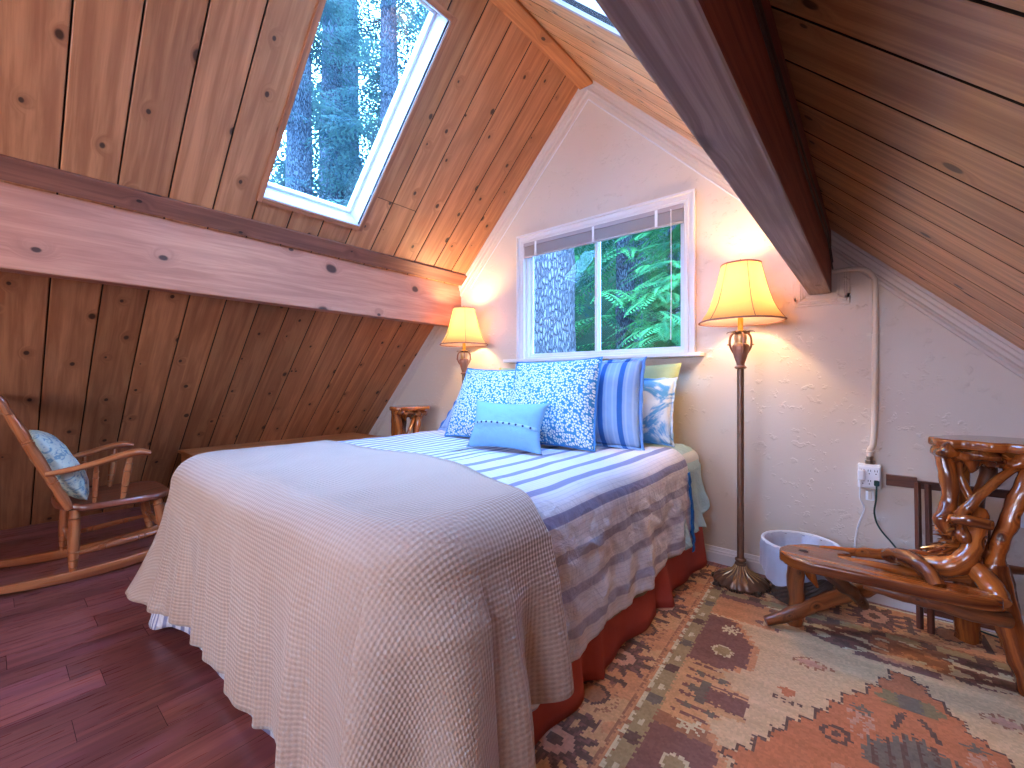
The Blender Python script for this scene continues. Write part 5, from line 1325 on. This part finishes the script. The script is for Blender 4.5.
# ============================================================ OUTDOORS
def tree_trunk(base, top, r0, r1, mat, parent, seed=1, n=28):
    g = G(); pts = [Vector(base).lerp(Vector(top), i / 8) + Vector((0.12 * r0 * math.sin(i * 1.3 + seed), 0.12 * r0 * math.cos(i + seed), 0)) for i in range(9)]
    g.tube(pts, [r0 + (r1 - r0) * i / 8 for i in range(9)], n=n, smooth=5, rough=0.06); return obj('trunk', g, mat, parent, smooth=True, angle=60)
def frond(g, p, d, L, w, droop, nl, rnd, up=Vector((0, 0, 1))):
    """feathery bough: stem with paired leaflets"""
    d = Vector(d).normalized(); side = d.cross(up); side = side.normalized() if side.length > 0.05 else Vector((1, 0, 0)); q = Vector(p); prev = q.copy()
    for i in range(nl):
        t = (i + 1) / nl; q = Vector(p) + d * (L * t) + Vector((0, 0, -droop * t * t))
        T = (q - prev).normalized(); prev = q.copy()
        ll = w * math.sin(PI * (0.12 + 0.86 * t)) * rnd.uniform(0.85, 1.15); lw = L / nl * 0.62
        for sg in (-1, 1):
            e = q + side * (sg * ll) + T * ll * 0.45 + Vector((0, 0, -0.25 * ll)); m = (q + e) / 2
            b = len(g.v); g.v += [tuple(q - T * lw * 0.5), tuple(m + T * lw * 0.1 + Vector((0, 0, 0.01))), tuple(e), tuple(m + T * lw * 0.9)]
            g.face([b, b + 1, b + 2, b + 3], [(0, 0)] * 4)
def conifer_mesh(name, h, r, seed, whorls, mat, w=0.22, z0=0.12, nl=9, per=6):
    rnd = random.Random(seed); g = G()
    for i in range(whorls):
        t = z0 + (1 - z0) * (i + rnd.random()) / whorls; z = h * t; rad = r * (1 - t) ** 0.75 + 0.15
        for j in range(per):
            a = rnd.uniform(0, 2 * PI); L = rad * rnd.uniform(0.6, 1.1); d = Vector((math.cos(a), math.sin(a), rnd.uniform(-0.15, 0.15)))
            frond(g, (0, 0, z), d, L, w * rnd.uniform(.8, 1.3), L * 0.35, nl, rnd)
            for k in range(3):
                p = Vector((0, 0, z)) + d * L * (0.3 + 0.22 * k) + Vector((0, 0, -L * 0.35 * (0.3 + 0.22 * k) ** 2))
                a2 = a + rnd.choice((-1, 1)) * rnd.uniform(0.5, 1.0); frond(g, p, (math.cos(a2), math.sin(a2), -0.15), L * 0.42, w * 0.8, L * 0.15, max(4, nl // 2), rnd)
    me_o = obj(name, g, mat); return me_o
ZG = -2.6
# big fir right outside the window (left pane)
t1 = thing('fir_tree', 'massive pale-barked fir trunk just outside the left window pane', 'tree', (-3.86, 5.6, ZG))
tree_trunk((-3.86, 5.6, ZG), (-3.80, 5.7, 14), 0.46, 0.30, M['bark'], t1)
f_ = conifer_mesh('foliage', 10, 2.6, 31, 22, M['leafd']); f_.parent = t1; f_.location = (0, 0, 9.0)
t2 = thing('cedar_tree', 'slim grey tree trunk seen behind boughs in the right pane', 'tree', (-3.55, 7.6, ZG))
tree_trunk((-3.55, 7.6, ZG), (-3.5, 7.7, 13), 0.19, 0.12, M['bark2'], t2)
f_ = conifer_mesh('foliage', 14, 2.4, 33, 34, M['leaf'], w=0.16, nl=20, z0=0.05); f_.parent = t2
# leafy cedar filling the right pane
t3 = thing('cedar_tree', 'bright green cedar with feathery boughs filling the right pane', 'tree', (-2.3, 7.2, ZG))
tree_trunk((-2.3, 7.2, ZG), (-2.3, 7.2, 7), 0.10, 0.04, M['bark2'], t3)
rnd = random.Random(9); g = G()
for i in range(330):
    z = rnd.uniform(-0.3, 8.5); a = rnd.uniform(0, 2 * PI); L = rnd.uniform(0.9, 1.8) * (1 - z / 14)
    d = Vector((math.cos(a), math.sin(a), rnd.uniform(-0.1, 0.25))); frond(g, (-2.3 + 0.3 * math.cos(a), 7.2 + 0.3 * math.sin(a), ZG + 0.6 + z), d, L, 0.20, L * 0.4, 22, rnd)
    for k in range(3):
        p = Vector((-2.3, 7.2, ZG + 0.6 + z)) + d * L * (0.35 + .2 * k); a2 = a + rnd.choice((-1, 1)) * rnd.uniform(.4, 1.0); frond(g, p, (math.cos(a2), math.sin(a2), -0.2), L * 0.5, 0.12, L * .15, 14, rnd)
obj('foliage', g, M['leaf'], t3)
# ferns and saplings on the bank, each a plant of its own
rnd = random.Random(14)
def fern_mesh(seed):
    rn = random.Random(seed); g = G()
    for i in range(26):
        a = 2 * PI * i / 26 + rn.uniform(-.2, .2); el = rn.uniform(0.5, 1.4); d = Vector((math.cos(a), math.sin(a), el)).normalized(); L = rn.uniform(0.7, 1.05)
        frond(g, (0, 0, 0), d, L, 0.13, L * 0.55, 26, rn)
    return g
def bank_z(x, y): return ZG + max(0, (y - 4.6)) * 0.62 + max(0, (-x - 5.5)) * 0.30
ferns = []
FERN_LB = ['sword fern on the bank low in the left pane', 'sword fern at the lower left corner of the right pane', 'sword fern low in the middle of the right pane', 'sword fern low at the right of the right pane', 'sword fern higher up the bank behind the slim trunk', 'sword fern high on the bank at the right of the window']
FP = [(-3.75, 7.4), (-2.75, 6.6), (-2.2, 6.35), (-1.65, 6.7), (-3.1, 8.3), (-1.5, 8.2)]
fm = obj('sword_fern', fern_mesh(1), M['fern'])
for i, (fx, fy) in enumerate(FP):
    o = fm if i == 0 else fm.copy()
    if i: COL.objects.link(o)
    o.location = (fx, fy, bank_z(fx, fy) + 0.75 * (1 if i < 4 else 1)); o.rotation_euler = (0.1 * i, 0.05, i * 1.1); o.scale = (1.15,) * 3
    o['label'] = FERN_LB[i]; o['category'] = 'fern'; o['group'] = 'ferns on the bank'
# trees on the slope seen by the skylight
fa = conifer_mesh('foliage', 17, 2.6, 41, 34, M['leafd'], w=0.24, z0=0.22, nl=12, per=5)
proto = thing('forest_tree', 'tall fir seen through the skylight', 'tree', (-8.5, 3.2, ZG)); fa.parent = proto
g = G(); g.tube([(0, 0, 0), (0.05, 0, 6), (0, 0.05, 12), (0, 0, 17)], [0.30, 0.25, 0.16, 0.04], n=12, smooth=4); tk = obj('trunk', g, M['bark2']); tk.parent = proto
SP = [(-8.6, 3.85, 1.0), (-7.2, 5.0, 0.9), (-10.5, 5.6, 1.15), (-11.5, 5.2, 1.1), (-9.4, 8.2, 1.2), (-6.6, 8.4, 1.0), (-13.0, 7.4, 1.3), (-7.4, 1.4, 0.85), (-12.5, 10.8, 1.3), (-5.0, 11.0, 1.2), (-1.5, 11.5, 1.1), (-3.4, 10.2, 0.95), (0.9, 10.5, 1.0)]
SL_ = ['tall fir at the left of the skylight view', 'slender fir nearest the middle of the skylight view', 'broad fir behind the middle of the skylight view', 'tall fir far back at the lower left of the skylight', 'large fir toward the right of the skylight view', 'fir standing upslope beyond the big fir trunk', 'very tall distant fir high in the skylight', 'small fir close under the left edge of the skylight', 'most distant fir behind the others in the skylight', 'fir on the bank behind the big trunk by the window', 'dark fir deep behind the right pane', 'dark fir behind the slim trunk', 'dark fir at the far right behind the right pane']
for i, (tx, ty, s) in enumerate(SP):
    o = proto if i == 0 else dup(proto, (0, 0, 0)); o.location = (tx, ty, bank_z(tx, ty) - 0.2); o.scale = (s, s, s); o.rotation_euler = (0, 0, i * 2.1)
    o['label'] = SL_[i]; o['group'] = 'firs around the cabin'
g = G()
def gr(i, j):
    x = -26 + 40 * i / 40; y = -14 + 40 * j / 40; return Vector((x, y, bank_z(x, y) + 0.25 * noise.noise(Vector((x * .4, y * .4, 0))))), (x, y)
g.grid(41, 41, gr, flip=False); struct(obj('ground', g, M['ground'], smooth=True))
